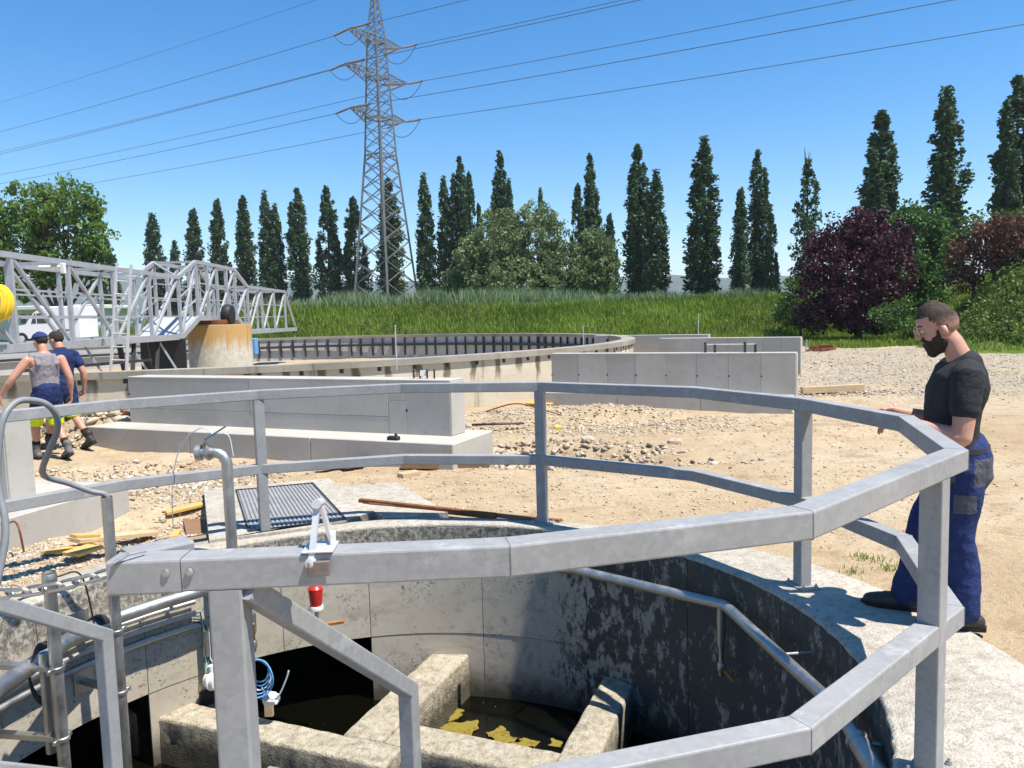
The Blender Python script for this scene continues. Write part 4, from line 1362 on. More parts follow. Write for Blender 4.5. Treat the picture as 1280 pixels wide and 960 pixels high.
# yellow hose roll and lamp bar hung on the bridge
yh = empty('hose_roll', (-8.75, 13.0, 1.9), 'yellow hose roll hung on the bridge railing', 'hose')
for i in range(7):
    r = .20 + .012 * (i % 3); c = Vector((-8.52 + .02 * (i % 4), 12.78 + .035 * i, 2.18 + .015 * (i % 2)))
    m = MB(); m.tube([c + Vector((math.sin(a) * r * .75, .02 * math.sin(2 * a), math.cos(a) * r * 1.25)) for a in [k * .3142 for k in range(21)]], .028, 8, cap=False); m.build('turn', MAT['yellow_hose'], yh, smooth=True)
q = PY(62, 334, 15.0)
lb = empty('flood_lamp', q, 'pale tube lamp on a bracket under the bridge top chord', 'lamp')
m = MB(); m.tube([q + Vector((-.2, 0, 0)), q + Vector((.22, 0, .0))], .04, 10); m.build('tube', MAT['pvc_white'], lb, smooth=True)
m = MB(); m.bbox_bev(q + Vector((.26, 0, -.03)), (.08, .08, .2), 0, .01); m.build('housing', MAT['pvc_white'], lb)

# ladder hanging on the bridge
la = empty('ladder', (-8.4, 16.4, .3), 'aluminium ladder hung on the side of the lattice bridge', 'ladder')
a0 = PY(146.5, 329, 16.3); b0 = PY(139, 456, 16.0); a1_ = PY(164, 331, 16.3); b1_ = PY(158.5, 456, 16.0)
b0 = b0 + (b0 - a0) * .4; b1_ = b1_ + (b1_ - a1_) * .4
for a, b in ((a0, b0), (a1_, b1_)):
    m = MB(); m.bar(a, b, .035, .07, (0, 1, 0)); m.build('side_rail', MAT['aluminium'], la)
for i in range(11):
    t_ = .03 + .093 * i
    m = MB(); m.tube([a0.lerp(b0, t_), a1_.lerp(b1_, t_)], .016, 8); m.build('rung', MAT['aluminium'], la, smooth=True)

# ------------------------------------------------------------------ pylon and wires
PD = 88.0
pb = PY(484, 395, PD)
PYL = Vector((pb.x, PD, 0))
AV = Vector((.55, .835, 0)).normalized(); LV = Vector((AV.y, -AV.x, 0))
pyl = empty('lattice_pylon', PYL, 'tall steel lattice power pylon with three crossarms behind the embankment', 'pylon')
PM = MAT['pylon_steel']
def half(z):
    pts = [(0, 2.85), (20, 1.22), (33.3, .66), (38.8, .06)]
    for (a, x), (b, y) in zip(pts, pts[1:]):
        if a <= z <= b: return x + (y - x) * (z - a) / (b - a)
def pcn(k, z):
    sx, sy = ((-1, -1), (1, -1), (1, 1), (-1, 1))[k % 4]; h = half(z)
    return PYL + AV * sx * h + LV * sy * h + Vector((0, 0, z))
for k in range(4):
    for za, zb2, w in ((0, 20, .21), (20, 33.3, .17), (33.3, 38.8, .12)):
        m = MB(); m.bar(pcn(k, za), pcn(k, zb2), w, w); m.build('leg', PM, pyl)
zs = [0]
while zs[-1] < 38: zs.append(min(38.3, zs[-1] + max(.75, half(zs[-1]) * 1.05)))
for i in range(len(zs) - 1):
    for k in range(4):
        w = .085 if zs[i] < 20 else .07
        if i % 2 == 0: a, b = pcn(k, zs[i]), pcn(k + 1, zs[i + 1])
        else: a, b = pcn(k + 1, zs[i]), pcn(k, zs[i + 1])
        m = MB(); m.bar(a, b, w, w); m.build('brace', PM, pyl)
        if zs[i] < 20 or k % 2:
            m = MB(); m.bar(pcn(k + 1, zs[i]) if i % 2 == 0 else pcn(k, zs[i]), pcn(k, zs[i + 1]) if i % 2 == 0 else pcn(k + 1, zs[i + 1]), w, w); m.build('brace', PM, pyl)
for z in (20.0, 24.0, 28.4, 32.2):
    for k in range(4):
        m = MB(); m.bar(pcn(k, z), pcn(k + 1, z), .12, .12); m.build('ring_beam', PM, pyl)
WP = MAT['wire_metal']
tips = []
for z, al in ((32.6, 3.9), (28.8, 4.7), (24.4, 4.1)):
    for s in (-1, 1):
        tip = PYL + AV * s * al + Vector((0, 0, z))
        h = half(z)
        m = MB()
        B = [PYL + AV * s * h + LV * e * h + Vector((0, 0, z + dz)) for e in (-1, 1) for dz in (-.9, .15)]
        T_ = [tip + LV * e * .35 for e in (-1, 1)]
        for e in (0, 1):
            m.bar(B[e * 2], T_[e], .11, .11); m.bar(B[e * 2 + 1], T_[e], .11, .11)
        m.bar(T_[0], T_[1], .16, .12)
        n = 5
        for j in range(n):
            f0 = j / n; f1 = (j + 1) / n
            m.bar(B[0].lerp(T_[0], f0), B[2].lerp(T_[1], f1), .07, .07); m.bar(B[1].lerp(T_[0], f0), B[3].lerp(T_[1], f1), .07, .07)
            m.bar(B[0].lerp(T_[0], f0), B[1].lerp(T_[0], f1), .06, .06); m.bar(B[2].lerp(T_[1], f0), B[3].lerp(T_[1], f1), .06, .06)
        m.build('crossarm', PM, pyl)
        ends = []
        for e in (-1, 1):
            p0 = tip + LV * e * .4; p1 = p0 + LV * e * 2.1 + Vector((0, 0, -.25 if e < 0 else -.1))
            m = MB(); dd = (p1 - p0).normalized(); L_ = (p1 - p0).length
            for off in (-.16, .16):
                pr = []
                for q in range(13):
                    pr += [(L_ * (.08 + .84 * q / 13), .04), (L_ * (.08 + .84 * (q + .5) / 13), .115)]
                m.lathe(p0 + Vector((0, 0, off * .5)) + AV * off, dd, [(0, .04)] + pr + [(L_, .04)], 6)
            m.build('insulator', MAT['insulator'], pyl)
            ends.append(p1)
        m = MB(); m.tube([ends[0].lerp(ends[1], t_) - Vector((0, 0, 1.5 * 4 * t_ * (1 - t_))) for t_ in [k / 10 for k in range(11)]], .035, 5); m.build('jumper', WP, pyl)
        tips.append((ends[0], ends[1], z))
def wire(p, d, rise, L_=260.0, sag=4.5, r=.032):
    m = MB(); pts = []
    for k in range(41):
        t_ = k / 40
        pts.append(p + d * L_ * t_ + Vector((0, 0, rise * t_ - 4 * sag * t_ * (1 - t_))))
    m.tube(pts, r, 5); return m.build('power_line', WP, None)
names = {32.6: 'top', 28.8: 'middle', 24.4: 'lowest'}
for i, (ea, eb, z) in enumerate(tips):
    sd = 'camera side' if i % 2 == 0 else 'far side'
    nm = names[z]; sd = 'near' if i % 2 == 0 else 'far'
    tag(wire(ea, -LV, 14, 300, 3.0), 'power line leaving the %s crossarm %s tip away over the big leafy tree' % (nm, sd), 'power line', 'power lines on the pylon')
    tag(wire(eb, LV, 2, 250, 3.8), 'power line leaving the %s crossarm %s tip over the yard' % (nm, sd), 'power line', 'power lines on the pylon')
tp = PYL + Vector((0, 0, 38.8))
tag(wire(tp, -LV, 14, 300, 3.0, .022), 'thin earth wire from the pylon peak over the big leafy tree', 'power line', 'power lines on the pylon')
tag(wire(tp, LV, 2, 250, 3.8, .022), 'thin earth wire from the pylon peak over the yard', 'power line', 'power lines on the pylon')

# ------------------------------------------------------------------ grating shaft and slab beside the rim
gs = empty('grating_shaft', (-2.2, 7.1, 0), 'low concrete shaft frame holding a steel grating beside the rim', 'shaft')
O = [(-3.26, 7.95), (-2.03, 8.31), (-1.27, 6.80), (-1.75, 6.32), (-2.45, 6.02)]
I = [(-2.88, 7.83), (-2.15, 8.08), (-1.47, 6.55), (-2.21, 6.24)]
def beam(name, poly, z0, z1, mt):
    m = MB(); m.prism(poly, z0, z1); return m.build(name, MAT[mt], gs)
beam('frame_beam', [O[0], I[0], I[3], O[4]], -.45, .028, 'rim'); beam('frame_beam', [O[0], O[1], I[1], I[0]], -.45, .030, 'rim')
beam('frame_beam', [I[1], O[1], O[2], I[2]], -.45, .029, 'rim'); beam('frame_beam', [I[3], I[2], O[2], O[3], O[4]], -.45, .027, 'rim')
beam('shaft_floor', I, -.6, -.5, 'shadeblack')
Iv = [Vector((x, y, .018)) for x, y in I]
n = 22
for i in range(n + 1):
    f = i / n; m = MB(); m.bar(Iv[0].lerp(Iv[1], f), Iv[3].lerp(Iv[2], f), .021, .026); m.build('grating_bar', MAT['galvdark'] if 'galvdark' in MAT else MAT['galv'], gs)
for i in range(41):
    f = i / 40; m = MB(); m.bar(Iv[0].lerp(Iv[3], f) - Vector((0, 0, .002)), Iv[1].lerp(Iv[2], f) - Vector((0, 0, .002)), .016 if i % 10 else .026, .018); m.build('cross_bar', MAT['galv'], gs)
for a, b in ((0, 1), (1, 2), (2, 3), (3, 0)):
    m = MB(); m.bar(Iv[a] + Vector((0, 0, .004)), Iv[b] + Vector((0, 0, .004)), .012, .036); m.build('edge_bar', MAT['dark_steel'], gs)
m = MB(); m.prism([(-1.93, 7.95), (-1.26, 8.06), (-.60, 6.74), (-1.17, 6.66)], -.06, .022)
tag(m.build('concrete_slab', MAT['rim'], None), 'flat concrete slab lying beside the grating shaft', 'slab')
m = MB(); m.prism([(-3.42, 7.75), (-3.1, 7.7), (-2.5, 6.25), (-2.75, 6.35)], -.5, -.16); tag(m.build('gap_shade', MAT['dark_timber'], None), 'dark filler imitating the shadow in the gap left of the grating shaft', 'board')  # dark filler stands in for the shadow in this gap

# ------------------------------------------------------------------ timber and scrap lying about
def stick(name, p, q, w, h, mt, label, cat, lift=0.0, lift2=None, group=None):
    p = Vector(p); q = Vector(q)
    p.z = gz(p.x, p.y) + h / 2 + lift; q.z = gz(q.x, q.y) + h / 2 + (lift if lift2 is None else lift2)
    L_ = (q - p).length
    m = MB(); m.bbox_bev((0, 0, 0), (L_, w, h), 0, .003)
    o = m.build(name, MAT[mt], None, origin=(0, 0, 0))
    d = (q - p).normalized()
    o.matrix_world = Matrix.Translation((p + q) / 2) @ d.to_track_quat('X', 'Z').to_matrix().to_4x4()
    return tag(o, label, cat, group)
def g(u, v): return PZ(u, v, 0.0)
stick('shutter_board', g(62, 693), g(117, 668), .15, .027, 'yellow_board', 'yellow shuttering board lying lowest in the pile by the low footing', 'board', .02)
stick('shutter_board', g(88, 699), g(120, 688), .17, .027, 'yellow_board', 'short yellow shuttering offcut at the pile front by the gravel', 'board', .055)
stick('shutter_board', g(92, 680), g(122, 672), .10, .027, 'yellow_board', 'yellow shuttering board lying on top of the pile', 'board', .09)
stick('plank', g(93, 672), g(190, 646), .16, .035, 'raw_timber', 'long grey brown plank stretching past the yellow board pile', 'plank', .03)
stick('plank', g(207, 629), g(253, 623), .12, .03, 'yellow_board', 'single yellow plank lying left of the grating shaft', 'plank', .01)
stick('plank', g(216, 655), g(220, 642), .07, .03, 'yellow_board', 'tiny yellow timber offcut on the sand left of the shaft', 'plank', .01)
stick('plank', g(395, 585), g(432, 581), .14, .04, 'raw_timber', 'short timber scrap below the long wall footing', 'plank', .02)
stick('plank', g(428, 584), g(456, 580), .16, .06, 'rust', 'reddish timber scrap below the long wall footing', 'plank', .03)
stick('timber_beam', g(502, 584), g(612, 580), .14, .07, 'dark_timber', 'dark squared timber lying before the white footing end', 'timber', .01)
stick('timber_beam', g(546, 579), g(660, 574), .12, .07, 'raw_timber', 'pale squared timber lying behind the dark timber', 'timber', .06)
stick('timber_beam', g(560, 582), g(616, 573), .10, .06, 'raw_timber', 'short pale timber crossing the two squared timbers', 'timber', .12)
stick('plank', g(500, 592), g(522, 588), .12, .05, 'raw_timber', 'pale block of timber at the end of the dark squared timber', 'plank', .0)
stick('shutter_board', PZ(586, 493, 0), PZ(612, 502, 0), .22, .03, 'yellow_board', 'yellow shuttering board leaning near the tank foot', 'board', .28, .02)
stick('shutter_board', PZ(606, 499, 0), PZ(627, 498, 0), .14, .03, 'raw_timber', 'small board on the gravel near the tank foot', 'board', .10)
stick('plywood_sheet', PZ(672, 506, 0), PZ(720, 494, 0), .55, .03, 'yellow_board', 'yellow shuttering panel leaning on the footing of the eight panel wall', 'plywood', .02, .20)
stick('timber_beam', PZ(1002, 490, 0), PZ(1079, 487, 0), .12, .14, 'raw_timber', 'squared timber beam lying beside the hole in the yard', 'timber', .02)
stick('steel_angle', PZ(450, 631, 0), PZ(620, 648, 0), .05, .05, 'rust', 'rusty steel angle lying across the flat slab to the rim', 'steel bar', .045, .03)
stick('steel_angle', PZ(462, 633, 0), PZ(700, 653, 0), .035, .035, 'dark_timber', 'long brown bar lying beside the rusty angle', 'steel bar', .04, .03)
stick('stick', PZ(668, 650, 0), PZ(703, 648, 0), .03, .025, 'dark_timber', 'brown stick on the sand beside a railing post', 'stick', .01)
stick('plank', PZ(405, 772, -.3), PZ(432, 768, -.3), .01, .01, 'rust', 'thin rusty strip by the pit wall', 'strip', -.5) if False else None
for i in range(7):
    a = PZ(1008 + 3 * i, 438 - .5 * (i % 3), 0); b = PZ(1032 + 2 * i, 436 + 1.2 * (i % 2), 0)
    stick('rusty_bar', a, b, .10, .08, 'rust', 'rusty bar in the scrap pile beyond the farther wall end', 'steel bar', .03 + .06 * (i % 3), None, 'rusty bars in the scrap pile')
m = MB(); m.tube(bez([PZ(606, 515, .02), PZ(640, 505, .25), PZ(665, 508, .20), PZ(705, 520, .02)]), .012, 6); tag(m.build('bent_rod', MAT['rust'], None), 'bent rusty rod arching over the gravel', 'rod')
m = MB(); m.tube(bez([PZ(590, 531, .03), PZ(620, 530, .05), PZ(655, 529, .03)]), .02, 6); tag(m.build('dark_pipe', MAT['dark_steel'], None), 'dark thin pipe lying on the gravel by the footing', 'pipe')
m = MB(); m.bbox_bev(PZ(697, 534, .03), (.12, .06, .05), .4, .01); tag(m.build('yellow_scrap', MAT['yellow_hose'], None), 'small yellow plastic scrap on the gravel', 'scrap')
q = PZ(492, 548, .30)
m = MB(); m.bbox_bev(q, (.16, .08, .06), -.4, .015); m.lathe(q + Vector((.03, 0, .03)), (0, 0, 1), [(0, .02), (.03, .015)], 8); tag(m.build('black_tool', MAT['black_rubber'], None), 'small black tool lying on the long wall footing', 'tool')
# iron rod leaning on the rubble heap
m = MB(); a = PY(108, 506, 11.9); b = PY(138, 536, 11.9); m.tube([a, b], .012, 6); tag(m.build('iron_rod', MAT['rust'], None), 'thin rusty rod leaning on the rubble heap', 'rod')
# cord over the low footing
m = MB(); m.tube(bez([PZ(8, 655, .22), PZ(18, 652, .23), PZ(24, 662, .2), PZ(30, 690, .02)]), .008, 6); tag(m.build('cord', MAT['rust'], None), 'brown cord hanging over the low footing', 'cord')

# ------------------------------------------------------------------ van and building behind the tank
def van(u0, u1, y, zbase, label):
    a = PY(u0, 420, y); b = PY(u1, 420, y); L_ = b.x - a.x
    e = empty('parked_van', ((a.x + b.x) / 2, y, zbase), label, 'van')
    def pt(f, z): return Vector((a.x + L_ * f, 0, zbase + z))
    prof = [(0, .35), (0, .85), (.06, 1.02), (.22, 1.12), (.34, 1.72), (.40, 1.86), (.55, 1.95), (.56, 2.0), (1.0, 2.0), (1.0, .35)]
    m = MB(); n = len(prof); vs = [pt(f, z) + Vector((0, y - .95, 0)) for f, z in prof] + [pt(f, z) + Vector((0, y + .95, 0)) for f, z in prof]
    m.add(vs, [tuple(range(n)), tuple(range(2 * n - 1, n - 1, -1))] + [(i, (i + 1) % n, n + (i + 1) % n, n + i) for i in range(n)])
    body = m.build('body', MAT['van_white'], e)
    for f0, f1 in ((.27, .375), (.39, .53)):
        q = [pt(f0 + (.03 if f0 < .3 else 0), 1.15), pt(f1, 1.15), pt(f1, 1.70), pt(f0 + (.085 if f0 < .3 else 0), 1.70)]
        m = MB(); m.add([p + Vector((0, y - .958, 0)) for p in q] + [p + Vector((0, y - .94, 0)) for p in q], [(0, 1, 2, 3), (4, 7, 6, 5), (0, 4, 5, 1), (1, 5, 6, 2), (2, 6, 7, 3), (3, 7, 4, 0)]); m.build('window', MAT['glass_dark'], e)
    m = MB(); w0 = pt(.235, 1.16); w1_ = pt(.335, 1.70); m.add([w0 + Vector((-.03, y - .8, 0)), w0 + Vector((-.03, y + .8, 0)), w1_ + Vector((-.03, y + .75, 0)), w1_ + Vector((-.03, y - .75, 0))], [(0, 1, 2, 3)]); m.build('windscreen', MAT['glass_dark'], e)
    for f in (.15, .82):
        c = pt(f, .34) + Vector((0, y - .99, 0)); w = MB(); w.lathe(c, (0, 1, 0), [(0, .28), (.02, .34), (.2, .34), (.22, .28)], 18); wo_ = w.build('wheel', MAT['black_rubber'], e, smooth=True)
        k = MB(); k.lathe(c - Vector((0, .012, 0)), (0, 1, 0), [(0, .16), (.02, .19)], 14); k.build('rim', MAT['aluminium'], wo_)
    q = pt(.74, .62) + Vector((0, y - .955, 0)); m = MB(); m.box(q, (L_ * .17, .014, .38), 0); m.build('side_panel', MAT['police_blue'], e)
    m = MB(); m.box(pt(.012, .92) + Vector((0, y - .7, 0)), (.1, .3, .16), 0); m.build('headlight', MAT['aluminium'], e)
    m = MB(); m.box(pt(.0, .45) + Vector((-.04, y, 0)), (.14, 1.8, .2), 0); m.build('bumper', MAT['dark_steel'], e)
    return e
van(28, 112, 43.0, .86, 'white panel van with dark windows parked behind the bridge')
def boxvan():
    y = 46.0; a = PY(62, 410, y); b = PY(112, 410, y)
    e = empty('box_trailer', ((a.x + b.x) / 2, y, .86), 'plain white box body standing behind the parked van', 'trailer')
    m = MB(); m.bbox_bev(((a.x + b.x) / 2, y, 2.05), (b.x - a.x, 2.0, 1.9), 0, .06); m.build('box', MAT['van_white'], e)
    m = MB(); m.box(((a.x + b.x) / 2, y, 1.02), (b.x - a.x - .3, 1.6, .14), 0); m.build('chassis', MAT['dark_steel'], e)
    for f in (.25, .75):
        w = MB(); w.lathe((a.x + (b.x - a.x) * f, y - .98, 1.16), (0, 1, 0), [(0, .25), (.02, .30), (.18, .30), (.2, .25)], 14); w.build('wheel', MAT['black_rubber'], e, smooth=True)
boxvan()
def building():
    y = 62.0; a = PY(-60, 380, y); b = PY(118, 380, y)
    e = empty('flat_building', ((a.x + b.x) / 2, y, .85), 'low flat roofed building with a dark window band behind the vans', 'building')
    W_ = b.x - a.x; cx = (a.x + b.x) / 2
    m = MB(); m.box((cx, y + 3, 2.0), (W_, 6, 2.5), 0); m.build('wall', MAT['building_render'], e)
    m = MB(); m.bbox_bev((cx, y + 2.8, 3.38), (W_ + .9, 7.2, .32), 0, .04); m.build('roof', MAT['pvc_white'], e)
    for u0, u1 in ((26, 33), (37, 48), (66, 78), (84, 100)):
        p = PY(u0, 394, y); q = PY(u1, 394, y)
        m = MB(); m.box(((p.x + q.x) / 2, y - .02, 2.55), (q.x - p.x + .12, .06, .92), 0); f = m.build('window', MAT['pvc_white'], e)
        m = MB(); m.box(((p.x + q.x) / 2, y - .04, 2.55), (q.x - p.x, .06, .8), 0); m.build('pane', MAT['glass_dark'], f)
    p = PY(48, 405, y); m = MB(); m.box((p.x, y - .03, 1.85), (1.0, .08, 2.0), 0); m.build('door', MAT['dark_steel'], e)
building()

# ------------------------------------------------------------------ embankment, mound, hills
def emb_h(x, y):
    yf = 41.5 + 1.2 * fbm(x * .05, 0 * x, 41, 2)
    lift = .42 + .58 * sstep(x, -24, -17)
    prof = sstep(y, yf, yf + 6.5) * (1 - .7 * sstep(y, yf + 16, yf + 30))
    return -.12 + prof * (2.45 * lift + .3 * fbm(x * .12, y * .12, 43, 3)) + .12 * fbm(x * .9, y * .9, 47, 3) * sstep(y, yf - .5, yf + 1)
xs_ = np.linspace(-75, 70, 220); ys_ = np.concatenate([np.linspace(40, 50, 34), np.linspace(50.8, 80, 16)])
Xg, Yg = np.meshgrid(xs_, ys_, indexing='ij')
V = np.stack([Xg, Yg, emb_h(Xg, Yg)], -1).reshape(-1, 3)
emb = grid_mesh('embankment', V, len(xs_), len(ys_), False, MAT['embank'])

def mound_h(x, y):
    dx = x - (14.6 + (y - 28) * .38) + .8 * fbm(x * .4, y * .4, 53, 3)
    return -.15 + 3.9 * sstep(dx, 0, 8.5) * sstep(y, 27.2, 31.5) + .35 * fbm(x * .7, y * .7, 57, 3) * sstep(dx, .3, 2) * sstep(y, 27.3, 29)
xs_ = np.linspace(13, 46, 90); ys_ = np.linspace(26, 60, 80)
Xg, Yg = np.meshgrid(xs_, ys_, indexing='ij')
mound = grid_mesh('mound', np.stack([Xg, Yg, mound_h(Xg, Yg)], -1).reshape(-1, 3), 90, 80, False, MAT['embank'])

xs_ = np.linspace(-3200, 3200, 180); ys_ = np.linspace(1900, 3200, 24)
Xg, Yg = np.meshgrid(xs_, ys_, indexing='ij')
ridge = (112 - .035 * Xg + 55 * fbm(Xg * .0016, Yg * .0006, 61, 4) + 10 * fbm(Xg * .02, Yg * .02, 67, 3)) * np.sin(np.clip((Yg - 1900) / 1300, 0, 1) * math.pi) ** .7
hills = grid_mesh('hills', np.stack([Xg, Yg, ridge - 3], -1).reshape(-1, 3), 180, 24, False, MAT['hill'])

def blades(name, x, y, z, h, w, mat, label, cat, lean=.35, tone=None):
    n = len(x)
    a = nrng.random(n) * 6.283; b = nrng.random(n) * 6.283
    dx, dy = np.cos(a) * w / 2, np.sin(a) * w / 2
    lx, ly = np.cos(b) * h * lean * nrng.random(n), np.sin(b) * h * lean * nrng.random(n)
    P = np.stack([np.stack([x - dx, y - dy, z], -1), np.stack([x + dx, y + dy, z], -1),
                  np.stack([x + lx * .35 + dx * .8, y + ly * .35 + dy * .8, z + h * .6], -1), np.stack([x + lx, y + ly, z + h], -1),
                  np.stack([x + lx * .35 - dx * .8, y + ly * .35 - dy * .8, z + h * .6], -1)], 1).reshape(-1, 3)
    i = np.arange(n)[:, None] * 5
    F = np.concatenate([i + np.array([[0, 1, 2]]), i + np.array([[0, 2, 4]]), i + np.array([[4, 2, 3]])], 0)
    tn = np.clip(nrng.random(n) * .7 + (tone if tone is not None else .15), 0, 1)
    o = tri_mesh(name, P, F, MAT[mat], np.repeat(tn, 5))
    return tag(o, label, cat, None, 'stuff')

n = 62000
x = nrng.uniform(-27, 19, n); y = 41.2 + 8.5 * nrng.random(n) ** 1.0
tn = .12 + .95 * fbm(x * .22, y * .5, 71, 4)
hh = .22 + .30 * nrng.random(n) + .25 * np.clip(fbm(x * .5, y * .5, 73, 3), 0, 1)
blades('embankment_grass', x, y, emb_h(x, y) - .03, hh, .05, 'grass_blade', 'tall bright green grass growing on the embankment', 'grass', .6, tn)
n = 5000
x = nrng.uniform(-26, 18, n); y = 41.3 + 7.5 * nrng.random(n); k = fbm(x * .18, y * .35, 83, 3) > .12; x, y = x[k], y[k]
blades('dry_grass', x, y, emb_h(x, y) - .03, .3 + .3 * nrng.random(len(x)), .04, 'dry_leaf', 'yellowed dry stalks in patches on the embankment', 'grass', .6)
n = 15000
x = nrng.uniform(-27, 20, n); y = 47.6 + 4.5 * nrng.random(n)
hh = (.70 + .6 * nrng.random(n)) * (1 + .8 * fbm(x * .4, y * .3, 77, 3)) * (.55 + .45 * (1 - sstep(x, 4, 9)))
blades('reed_fringe', x, y, emb_h(x, y) - .05, hh, .06, 'reed_blade', 'grey green reeds along the crest of the embankment', 'reeds', .45)
n = 9000
x = nrng.uniform(12, 24, n); y = nrng.uniform(34, 42, n)
k = x > 13.5 + .5 * nrng.random(n); x, y = x[k], y[k]
blades('verge_grass', x, y, np.maximum(ground_h(x, y), mound_h(x, y)) - .02, .15 + .25 * nrng.random(len(x)), .05, 'grass_blade', 'short grass at the foot of the dark red tree', 'grass', .7)
n = 26000
x = nrng.uniform(14.5, 34, n); y = nrng.uniform(27, 44, n); zz = mound_h(x, y); k = zz > ground_h(x, y) + .03; x, y, zz = x[k], y[k], zz[k]
blades('mound_grass', x, y, zz - .03, .12 + .24 * nrng.random(len(x)), .04, 'grass_blade', 'long grass and weeds on the steep mound', 'grass', .7, .1 + .4 * fbm(x * .5, y * .5, 79, 3))
# tufts by the rim
def tuft(u, v, n, r, label, z=0.0):
    p = PZ(u, v, z); x = p.x + nrng.normal(0, r, n); y = p.y + nrng.normal(0, r * .8, n)
    o = blades('grass_tuft', x, y, ground_h(x, y) - .005, .015 + .04 * nrng.random(n), .007, 'grass_blade', label, 'grass', .9)
    return o
tuft(1082, 695, 90, .07, 'small green weed tuft on the sand beyond the rim'); tuft(1110, 706, 60, .05, 'second small weed on the sand nearer the standing man')
tuft(528, 622, 70, .05, 'little weed at the corner of the flat slab'); tuft(1060, 710, 40, .06, 'sparse weed blades at the rim edge')

# ------------------------------------------------------------------ leaves and trees
def leaf_mesh(name, P, size, tone, mat, parent, origin, aspect=.6, droop=0.0):
    n = len(P)
    a = nrng.normal(size=(n, 3)); a[:, 2] = a[:, 2] * (1 + droop) - droop; a /= np.linalg.norm(a, axis=1)[:, None] + 1e-9
    b = nrng.normal(size=(n, 3)); b -= a * (a * b).sum(1)[:, None]; b /= np.linalg.norm(b, axis=1)[:, None] + 1e-9
    s = size * (.6 + .8 * nrng.random(n))
    A = a * s[:, None]; B = b * (s * aspect)[:, None]
    Vv = np.stack([P - A * .5, P + B * .5, P + A * .5, P - B * .5], 1).reshape(-1, 3)
    F = (np.arange(n)[:, None] * 4 + np.array([[0, 1, 2, 3]]))
    return tri_mesh(name, Vv, F, MAT[mat], np.repeat(np.clip(tone, 0, 1), 4), parent, origin)

def clumps(centers, radii, per, squash=(1, 1, 1), surf=.55):
    """leaves gathered round clump centres, denser towards each clump's shell"""
    m = len(centers)
    d = nrng.normal(size=(m, per, 3)); d /= np.linalg.norm(d, axis=2)[..., None]
    r = nrng.random((m, per)) ** .45
    P = centers[:, None, :] + d * (r * radii[:, None])[..., None] * np.array(squash)
    tone = np.clip(.5 + .22 * nrng.normal(size=(m, 1)) + .18 * nrng.normal(size=(m, per)), 0, 1)
    return P.reshape(-1, 3), tone.reshape(-1)

def ell_centers(c, r, n, inner=.35, jag=.18):
    d = nrng.normal(size=(n, 3)); d /= np.linalg.norm(d, axis=1)[:, None]
    k = (inner + (1 - inner) * nrng.random(n) ** .6) * (1 + jag * nrng.normal(size=n))
    return np.array(c) + d * k[:, None] * np.array(r)

def poplar(name, H=20.0, W=1.45, spires=6, n=230, mat='leaf_poplar', thin=1.0, seed=0):
    root = empty(name, (0, 0, 0))
    cen = []; rad = []
    sp = [(0, 0, 0.0, 1.0)] + [(rng.uniform(-.55, .55) * W, rng.uniform(-.55, .55) * W, rng.uniform(0, .2), rng.uniform(.55, .93)) for _ in range(spires)]
    for k in range(n):
        sx, sy, b0, tp = sp[k % len(sp)] if k % 5 > 1 else sp[0]
        q = nrng.random() ** .8
        t_ = .02 + q * (tp - .02)
        # envelope: full column, widest below the middle, rounded pointed top
        env = W * (min(1.0, .70 + q * 1.2) if q < .35 else max(.12, (1 - ((q - .35) / .68) ** 2.3))) * (1.0 if sx == 0 and sy == 0 else .55)
        a = nrng.random() * 6.283; r = env * (nrng.random() ** .45) * .88
        lean = min(1, q * 2)
        cen.append((sx * lean + r * math.cos(a), sy * lean + r * math.sin(a), t_ * H))
        rad.append((.36 + .34 * nrng.random()) * (.50 + .50 * (1 - q)))
    P, tone = clumps(np.array(cen), np.array(rad), int(30 * thin), (1, 1, 1.6))
    m = MB(); m.tube([(0, 0, -.4), (0.05, 0, H * .3), (0, .05, H * .7), (0, 0, H * .97)], [.28, .20, .10, .02], 8)
    for sx, sy, b0, tp in sp[1:]:
        m.tube([(0, 0, H * b0 * .6 + .5), (sx * .7, sy * .7, H * (b0 * .5 + .2)), (sx, sy, H * tp * .9)], [.10, .07, .015], 6)
    m.build('trunk', MAT['bark'], root, smooth=True, origin=(0, 0, 0))
    leaf_mesh('crown', P, .30, tone, mat, root, (0, 0, 0), .75)
    return root
PV = [poplar('poplar_tree', 20, 1.5, 5, 430), poplar('poplar_tree', 20, 1.45, 7, 430), poplar('poplar_tree', 20, 1.6, 3, 430), poplar('poplar_tree', 20, 1.4, 4, 410)]
PVW = [1.55, 1.5, 1.6, 1.42]
sparse = poplar('poplar_tree', 20, 1.9, 8, 300, thin=.72)
m = MB()
for i in range(9): 
    a = rng.random() * 6.28; m.tube([(0, 0, 17.0 + i * .25), (math.cos(a) * .25, math.sin(a) * .25, 19 + rng.random()), (math.cos(a) * .4, math.sin(a) * .4, 20.5 + rng.random() * 1.2)], [.05, .035, .01], 5)
m.build('dead_twigs', MAT['bark'], sparse, origin=(0, 0, 0))
